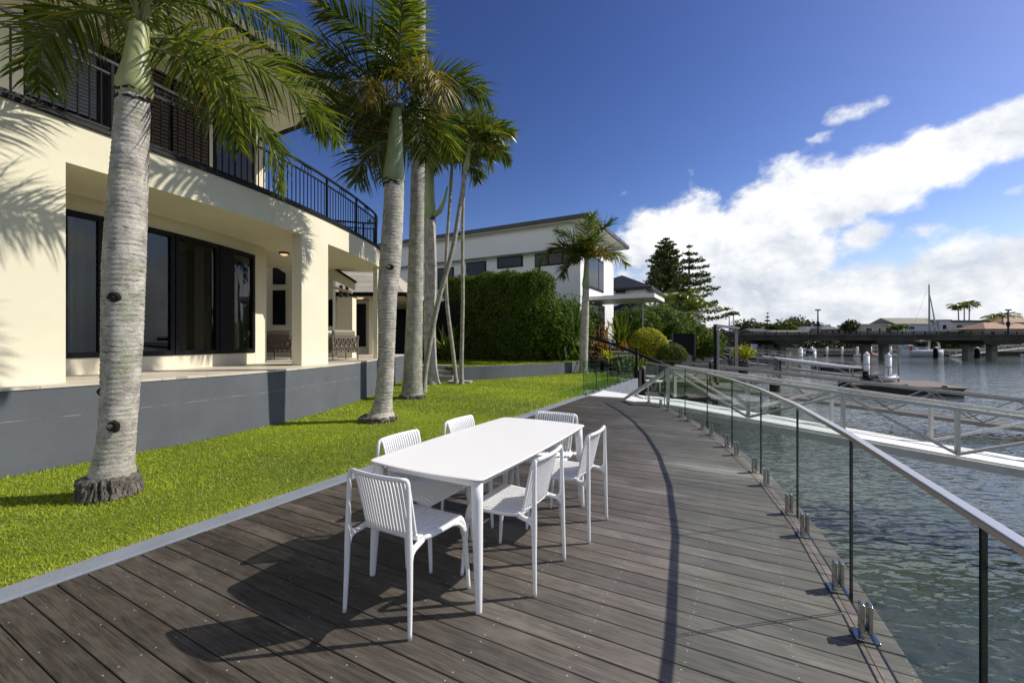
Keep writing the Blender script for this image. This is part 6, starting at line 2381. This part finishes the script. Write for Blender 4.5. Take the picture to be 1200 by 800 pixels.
far_tree('rounded dark broadleaf tree at the left end of the far tree line', 876, 140, H + 24.5 * 140 / F, 5.2, 3.4, 1)
far_tree('lighter part-hidden tree next to the rounded one, left of the far pine', 889, 146, H + 21 * 146 / F, 3.4, 2.6, 2, 'mid_leaf')
far_tree('dark bushy tree at the foot of the small far pine', 902, 145, H + 20 * 145 / F, 3.6, 2.8, 3)
far_tree('wide tree with pale patches in the middle of the far tree line', 921, 142, H + 25 * 142 / F, 4.6, 3.6, 4, 'mid_leaf')
far_tree('tallest broadleaf crown of the far tree line, left of the lamp post', 933, 144, H + 27.5 * 144 / F, 4.0, 4.0, 5)
far_tree('low dark tree by the foot of the left lamp post', 947, 146, H + 22.5 * 146 / F, 4.2, 2.8, 6)
far_tree('low tree right of the left lamp post', 965, 150, H + 19 * 150 / F, 3.0, 2.2, 7)
far_tree('forked dark tree left of the beige house', 997, 122, H + 25 * 122 / F, 2.0, 1.7, 8, 'dark_leaf', 1200, 0.6)
far_tree('second clump of the forked dark tree, lower and to its left', 991, 123, H + 21 * 123 / F, 1.3, 1.1, 9, 'dark_leaf', 800, 0.6)
far_tree('low bright garden tree right of the yacht mast', 1111, 118, H + 11 * 118 / F, 2.4, 1.7, 10, 'mid_leaf', 1400, 0.5)
far_tree('low bright garden tree below the palm trio', 1124, 117, H + 12 * 117 / F, 2.2, 1.8, 11, 'mid_leaf', 1400, 0.5)
far_tree('broad low garden tree in front of the dark-roofed house', 1148, 116, H + 10 * 116 / F, 3.4, 1.7, 12, 'mid_leaf', 1800, 0.5)
far_tree('rounded garden tree left of the terracotta roof', 1162, 117, H + 11 * 117 / F, 2.2, 1.8, 13, 'mid_leaf', 1400, 0.5)
far_tree('dark shoreline tree at the far left of the bridge', 838, 118, H + 14 * 118 / F, 3.0, 2.8, 14, 'dark_leaf')
far_tree('dark tree crowding the garden palms by the bank', 824, 58, H + 14 * 58 / F, 1.9, 1.9, 15, 'dark_leaf', 2600, 0.34, 'trees on the near bank', 0.6)
far_tree('deep green tree behind the garden palms under the dense pine', 792, 60, H + 18 * 60 / F, 2.4, 2.0, 16, 'dark_leaf', 3000, 0.36, 'trees on the near bank', 0.6)

# ------------------------------------------------------------------ far houses
def far_house(label, x0px, x1px, Z_, ytop, yeave, wall_m, roof_m, kind='hip', wins=(), depth=9, zb=-1.0, group=None, over=0.6):
    x0, x1 = WX(x0px, Z_)[0], WX(x1px, Z_)[0]
    ze, zt_ = H + (400 - yeave) * Z_ / F, H + (400 - ytop) * Z_ / F
    t = thing('far_house', label, 'house', ((x0 + x1) / 2, Z_ + depth / 2, zb), 0, group)
    MB().box(((x0 + x1) / 2, Z_ + depth / 2, (zb + ze) / 2), (x1 - x0, depth, ze - zb)).build('wall', M[wall_m], t)
    if kind == 'hip':
        hip(t, x0 - over, x1 + over, Z_ - over, Z_ + depth + over, ze + 0.2, zt_, M[roof_m])
    elif kind == 'flat':
        MB().box(((x0 + x1) / 2, Z_ + depth / 2, (ze + zt_) / 2), (x1 - x0 + 2 * over, depth + 2 * over, max(0.2, zt_ - ze))).build('roof', M[roof_m], t)
    else:
        mb = MB()
        ym = Z_ + depth / 2
        a, b = x0 - over, x1 + over
        mb.add([(a, Z_ - over, ze), (b, Z_ - over, ze), (b, ym, zt_), (a, ym, zt_), (a, Z_ + depth + over, ze), (b, Z_ + depth + over, ze)], [(0, 1, 2, 3), (3, 2, 5, 4), (0, 3, 4), (1, 5, 2), (0, 4, 5, 1)])
        mb.build('roof', M[roof_m], t)
    for (a, b, yt, yb) in wins:
        P0, P1 = W(a, yt, Z_), W(b, yb, Z_)
        w = MB().box(((P0[0] + P1[0]) / 2, Z_ - 0.02, (P0[2] + P1[2]) / 2), (P1[0] - P0[0], 0.12, P0[2] - P1[2])).build('window', M['white_paint'], t)
        MB().box(((P0[0] + P1[0]) / 2, Z_ - 0.09, (P0[2] + P1[2]) / 2), ((P1[0] - P0[0]) * 0.86, 0.04, (P0[2] - P1[2]) * 0.86)).build('pane', M['dark_window'], w)
    return t


far_house('pale house with olive tiled roof behind the yacht mast', 1050, 1102, 124, 371.5, 379.5, 'pale_wall', 'olive_roof', 'gable', ((1064, 1072, 382, 386), (1094, 1101, 381, 388)))
far_house('pale blue-grey block right of the olive roofed house', 1101, 1114, 123, 374.5, 375.5, 'pale_wall', 'grey_roof', 'flat', ((1104, 1109, 380, 386),), over=0.2)
far_house('low beige house with flat pale roof left of the olive roofed house', 1009, 1047, 126, 379.5, 381.5, 'beige_wall', 'beige_wall', 'flat', ((1014, 1022, 384, 388), (1029, 1032, 384, 389), (1037, 1045, 384, 388)), over=0.2)
far_house('long low house with thin dark flat roof below the palm trio', 1115, 1170, 126, 375.2, 377, 'pale_wall', 'grey_roof', 'flat', ((1120, 1128, 380, 386), (1150, 1158, 380, 386)), over=0.6)
far_house('house with upper terracotta hip roof at the right edge', 1176, 1226, 122, 368, 378.5, 'beige_wall', 'terracotta', 'hip', ((1188, 1194, 380, 385),))
far_house('house with lower terracotta hip roof in front of the other terracotta one', 1154, 1220, 112, 377, 386, 'beige_wall', 'terracotta', 'hip', ((1160, 1166, 388, 392),), depth=7)
far_house('far house with dark blue-grey hip roof right of the left lamp post', 962, 990, 130, 380.5, 386.5, 'beige_wall', 'grey_roof', 'hip', ((966, 969, 387, 390), (974, 977, 387, 390), (981, 984, 387, 390)))
far_house('white flat-roofed far house between the lamp post and the blue-grey roof', 946, 964, 134, 382.5, 384, 'white_wall', 'white_wall', 'flat', ((950, 953, 385, 388),), over=0.2)
far_house('far house with dark gable roof left of the small far pine', 885, 903, 122, 384.5, 389.5, 'beige_wall', 'grey_roof', 'gable')
far_house('low far house with long grey roof behind the left bridge span', 903, 946, 128, 386.5, 389.5, 'pale_wall', 'olive_roof', 'gable', ((910, 914, 391, 395), (922, 926, 391, 395), (934, 938, 391, 395)))
far_house('orange tiled house at the left end of the bridge', 826, 846, 104, 385, 391, 'beige_wall', 'terracotta', 'hip', depth=8)
far_house('pale house with blue-grey roof between the portal frame posts', 846, 868, 118, 386.5, 390.5, 'pale_wall', 'grey_roof', 'hip')
far_house('cream house with wide windows behind the bridge railing', 990, 1012, 128, 384, 386, 'beige_wall', 'beige_wall', 'flat', ((993, 997, 388, 391), (1003, 1007, 388, 391)), over=0.2)
far_house('white building with greenish glass behind the garden palms', 798, 822, 52, 366, 368, 'white_wall', 'white_wall', 'flat', ((803, 812, 374, 388),), over=0.2, zb=0.6)

# ------------------------------------------------------------------ the road bridge
br = thing('road_bridge', 'long low concrete road bridge on column piers crossing the canal', 'bridge', (90, 81, WATER))
BZ = 80.0


def bz(py):
    return H - (py - 400) * BZ / F


MB().box((120, BZ + 4.5, (bz(391.3) + bz(394)) / 2), (172, 9.4, bz(391.3) - bz(394))).build('road_deck', M['bridge'], br)
for dy in (0.5, 3.0, 6.0, 8.5):
    MB().box((120, BZ + dy, (bz(394.0) + bz(398.5)) / 2 - 0.003), (171.8, 0.8, bz(394.0) - bz(398.5))).build('girder', M['bridge'], br)
mb = MB()
for zz in (bz(388.3), bz(389.7)):
    mb.bar((34, BZ + 0.02, zz), (206, BZ + 0.02, zz), 0.08, 0.11)
    mb.bar((34, BZ + 8.9, zz), (206, BZ + 8.9, zz), 0.08, 0.11)
rr = mb.build('railing', M['black'], br)
pd = None
for k in range(80):
    x = 34.5 + 2.15 * k
    if pd is None:
        o = MB().box((0, 0, 0), (0.13, 0.13, bz(387.9) - bz(391.3))).build('post', M['black'], rr, world=False)
        pd = o.data
    else:
        o = link('post', pd, None, rr)
    o.location = Vector((x, BZ + 0.05, (bz(387.9) + bz(391.3)) / 2)) - woff(rr)
for a, b in ((918.5, 933.5), (1038, 1060), (1164, 1193.5), (1300, 1325), (808, 824)):
    xa, xb = WX(a, BZ)[0], WX(b, BZ)[0]
    xm, w = (xa + xb) / 2, abs(xb - xa)
    y_ = BZ + 4.5
    cap = MB()
    cap.add([(xm - w / 2 - 2.2, BZ - 0.1, bz(398.5)), (xm + w / 2 + 2.2, BZ - 0.1, bz(398.5)), (xm + w / 2 + 0.9, BZ + 0.4, bz(403.5)), (xm - w / 2 - 0.9, BZ + 0.4, bz(403.5)),
             (xm - w / 2 - 2.2, BZ + 9.1, bz(398.5)), (xm + w / 2 + 2.2, BZ + 9.1, bz(398.5)), (xm + w / 2 + 0.9, BZ + 8.6, bz(403.5)), (xm - w / 2 - 0.9, BZ + 8.6, bz(403.5))],
            [(3, 2, 1, 0), (4, 5, 6, 7), (0, 4, 7, 3), (1, 2, 6, 5), (0, 1, 5, 4), (3, 7, 6, 2)])
    pr = cap.build('pier', M['bridge'], br)
    for xx in (xa, xb):
        for yy in (BZ + 4.5,):
            MB().box((xx, yy, (bz(403.5) + WATER - 1) / 2), (1.15, 1.1, bz(403.5) - WATER + 1)).build('pier_column', M['concrete'], pr)


def lamp_post(label, px_, Z_, ytop, ybase):
    p, q = W(px_, ybase, Z_), W(px_, ytop, Z_)
    t = thing('street_lamp', label, 'street lamp', p, 0, 'lamp posts on the bridge')
    MB().tube([p, q], [0.16, 0.11], 8).build('pole', M['grey_frame'], t)
    MB().box((q[0], q[1], q[2] + 0.05), (0.75, 0.5, 0.22)).build('lamp_head', M['grey_frame'], t)
    MB().box((q[0], q[1], p[2] + (q[2] - p[2]) * 0.42), (0.42, 0.3, 0.9)).build('sign_box', M['black'], t)


lamp_post('lamp post on the left part of the bridge with a wide head', 958.5, BZ + 0.3, 363.5, 391.3)
lamp_post('lamp post on the bridge near the terracotta roofs', 1181.5, BZ + 0.3, 363.5, 391.3)

# ------------------------------------------------------------------ boats
def hull(parent, c, L, B, D, m_, rz=0.0, bow=0.35, name='hull'):
    ca, sa = math.cos(rz), math.sin(rz)
    rows = []
    N = 16
    for i in range(N + 1):
        s = i / N
        x = -L / 2 + L * s
        b = B / 2 * (1 - max(0, (s - (1 - bow)) / bow) ** 2.0) * (0.88 + 0.12 * min(1, s * 4))
        sheer = D * (1 + 0.22 * max(0, s - 0.4) ** 1.5)
        keel = -0.35 * D * (1 - max(0, (s - 0.75) / 0.25) ** 2)
        prof = [(b, sheer), (b * 0.97, sheer * 0.55), (b * 0.82, 0.02), (0.0, keel), (-b * 0.82, 0.02), (-b * 0.97, sheer * 0.55), (-b, sheer)]
        rows.append([(c[0] + ca * x - sa * y, c[1] + sa * x + ca * y, c[2] + z) for y, z in prof])
    mb = MB()
    mb.grid(rows, smooth=True)
    mb.grid([[r_[0], r_[-1]] for r_ in rows], smooth=False)
    mb.add(rows[0], [tuple(range(7))])
    return fix_normals(mb.build(name, m_, parent))


# sailing yacht behind the bridge
YZ = 97.0
x0, x1 = WX(1060, YZ)[0], WX(1106, YZ)[0]
xm = (x0 + x1) / 2
t = thing('sailing_yacht', 'white sailing yacht with tall bare mast moored behind the bridge', 'sailboat', (xm, YZ, WATER), 0)
hull(t, (xm, YZ, WATER), x1 - x0, 3.0, 1.55, M['gel'], 0.0)
MB().box((xm - 1.2, YZ, WATER + 1.85), (3.6, 1.9, 0.7), 0, taper=0.85).build('cabin', M['gel'], t, bevel=0.12)
MB().box((xm - 1.0, YZ - 0.9, WATER + 1.9), (2.2, 0.12, 0.25)).build('cabin_window', M['dark_window'], t)
MB().box((xm - 3.6, YZ, WATER + 2.3), (1.7, 2.0, 0.9), 0, taper=0.7).build('spray_hood', M['boat_grey'], t, bevel=0.15)
mx, mt = WX(1089, YZ)[0], H + 67 * YZ / F
MB().tube([(mx, YZ, WATER + 1.5), (mx, YZ, mt)], [0.20, 0.15], 10).build('mast', M['alu_grey'], t)
MB().tube([(mx, YZ, mt - 1.6), (WX(1101, YZ)[0], YZ, WATER + 2.0)], [0.08, 0.22], 8).build('furled_sail', M['boat_grey'], t)
MB().tube([(mx, YZ, mt), (x0, YZ, WATER + 1.6)], 0.025, 4).build('backstay', M['alu_grey'], t)
MB().tube([(mx, YZ, WATER + 3.6), (mx - 3.6, YZ, WATER + 3.7)], 0.13, 8).build('boom', M['alu_grey'], t)
MB().box((mx, YZ, WATER + 1.5 + (mt - WATER) * 0.42), (0.06, 1.9, 0.06)).build('spreader', M['alu_grey'], t)
MB().box((xm - 4.2, YZ - 1.3, WATER + 2.0), (0.5, 0.25, 0.9)).build('life_buoy', M['orange'], t, bevel=0.1)


def cruiser(label, px0, px1, Z_, D, rz, canvas='black', hk=1.0):
    xa, xb = WX(px0, Z_)[0], WX(px1, Z_)[0]
    xm_, L = (xa + xb) / 2, xb - xa
    t = thing('motor_boat', label, 'motorboat', (xm_, Z_, WATER), 0, 'moored motor boats')
    hull(t, (xm_, Z_, WATER), L, L * 0.34, L * 0.13 * hk, M['gel'], rz)
    s = -1 if abs(rz) > 1.5 else 1
    MB().box((xm_ - s * L * 0.02, Z_, WATER + L * 0.19 * hk), (L * 0.50, L * 0.25, L * 0.12 * hk), 0, taper=0.8).build('cabin', M['gel'], t, bevel=L * 0.015)
    MB().box((xm_ + s * L * 0.04, Z_ - L * 0.116, WATER + L * 0.20 * hk), (L * 0.26, L * 0.02, L * 0.05 * hk)).build('windscreen', M['dark_window'], t)
    MB().box((xm_ - s * L * 0.26, Z_, WATER + L * 0.20 * hk), (L * 0.30, L * 0.26, L * 0.11 * hk), 0, taper=0.86).build('canopy', M[canvas], t, bevel=L * 0.012)
    return t


cruiser('white cabin cruiser with black canopy moored left of the left bridge pier', 868, 922, 90, 1.3, math.pi, 'black', 1.45)
cruiser('grey cruiser with pale canopy behind the left bridge columns', 918, 946, 101, 1.2, math.pi, 'boat_grey', 1.3)
cruiser('boat under blue canvas cover left of the middle bridge pier', 1019, 1038, 98, 1.1, 0.0, 'blue_canvas')
cruiser('small open white boat at the far docks between bridge piers', 1000, 1014, 100, 1.0, math.pi, 'boat_grey')
cruiser('white boat with dark canopy far right behind the bridge pier', 1200, 1225, 98, 1.2, 0.0)
cruiser('small tender moored left of the sailing yacht', 1043, 1059, 99, 1.0, 0.0, 'boat_grey')
t = thing('kayak', 'orange kayak lying on the far dock beside the blue covered boat', 'kayak', (*WX(1021, 96), -1.5))
x, y = WX(1021, 96)
MB().tube([(x - 1.4, y, -1.32), (x, y, -1.36), (x + 1.4, y, -1.30)], [0.04, 0.28, 0.04], 8).build('hull', M['orange'], t)
MB().lathe([(0.22, 0), (0.25, 0.05), (0.0, 0.06)], (x, y, -1.10), 10).build('cockpit_rim', M['black'], t)

# far docks and revetment behind the bridge
for i, (a, b, lb) in enumerate(((942, 1012, 'far timber dock with white posts left of the middle bridge pier'), (1012, 1058, 'far timber dock beside the blue covered boat'),
                                (1104, 1135, 'far low pontoon just right of the sailing yacht'), (872, 940, 'far dock behind the white cabin cruiser'))):
    xa, xb = WX(a, 103)[0], WX(b, 103)[0]
    t = thing('far_dock', lb, 'dock', ((xa + xb) / 2, 103, WATER), 0, 'docks on the far bank')
    MB().box(((xa + xb) / 2, 103, -1.55), (xb - xa, 2.4, 0.35)).build('deck_boards', M['wet_timber'], t)
    MB().box(((xa + xb) / 2, 103, -1.95), (xb - xa - 0.3, 2.1, 0.44)).build('float', M['float'], t)
    if i < 2:
        mb = MB()
        mb.bar((xa, 104, -0.1), (xb, 104, -0.1), 0.1, 0.14)
        mb.bar((xa, 104, -0.8), (xb, 104, -0.8), 0.1, 0.12)
        n = max(3, int((xb - xa) / 1.6))
        for k in range(n + 1):
            mb.box((xa + (xb - xa) * k / n, 104, -0.75), (0.13, 0.13, 1.4))
        mb.build('railing', M['wet_timber'], t)
        for k in range(4):
            MB().tube([(xa + (xb - xa) * (k + 0.3) / 4, 101.8, WATER - 0.4), (xa + (xb - xa) * (k + 0.3) / 4, 101.8, 0.25)], 0.24, 8).build('pile', M['white_paint'], t)
t = thing('gangway', 'far white-railed gangway descending behind the right bridge pier', 'gangway', (*WX(1160, 101), -1), 0, 'gangways over the canal')
A0, B0 = Vector(W(1116, 417, 100)), Vector(W(1206, 407, 103))
MB().bar(A0, B0, 1.3, 0.16).build('walkway', M['alu'], t)
for s in (-1, 1):
    o = Vector((0, s * 0.65, 1.0))
    MB().bar(A0 + o, B0 + o, 0.09, 0.09).build('handrail', M['alu'], t)
    for k in range(12):
        p = A0.lerp(B0, k / 11) + Vector((0, s * 0.65, 0))
        MB().bar(p + Vector((0, 0, 0.09)), p + Vector((0, 0, 0.96)), 0.07, 0.07).build('post', M['alu'], t)
mb = MB()
mb.add([(30, 105.5, -2.6), (260, 108.5, -2.6), (260, 110.6, -0.4), (30, 107.6, -0.4), (30, 109, -0.4), (260, 112, -0.4)], [(0, 1, 2, 3), (3, 2, 5, 4)])
tag(mb.build('rock_revetment', M['concrete_dark']), 'dark sloping stone revetment along the far bank behind the docks', 'sea wall')
for i, (a, b, y1, y2, lb, m_) in enumerate(((1060, 1120, 389, 401, 'dark garden hedge along the far bank behind the sailing yacht', 'dark_leaf'), (1120, 1215, 390, 402, 'green garden hedge along the far bank right of the yacht', 'mid_leaf'),
                                            (936, 1010, 390, 400, 'low garden hedge along the far bank behind the timber dock', 'dark_leaf'), (850, 935, 391, 402, 'dark garden hedge along the far bank behind the cabin cruiser', 'dark_leaf'))):
    Z_ = 113.0
    xa, xb = WX(a, Z_)[0], WX(b, Z_)[0]
    za, zb_ = W(a, y1, Z_)[2], -1.2
    n = 2600
    t = thing('garden_hedge', lb, 'hedge', ((xa + xb) / 2, Z_, -1.0), 0, 'garden hedges on the far bank')
    xs = RNG.uniform(xa, xb, n)
    hgt = za * (0.62 + 0.25 * np.sin(xs * 0.9) * np.sin(xs * 0.37 + 1) + 0.13 * np.sin(xs * 2.3))
    P_ = np.stack([xs, Z_ + RNG.normal(0, 0.7, n), zb_ + (np.maximum(hgt, 0.4) - zb_) * RNG.uniform(0, 1, n) ** 0.7], 1)
    leaves('foliage', P_, 0.6, M[m_], t, None, 0.6)
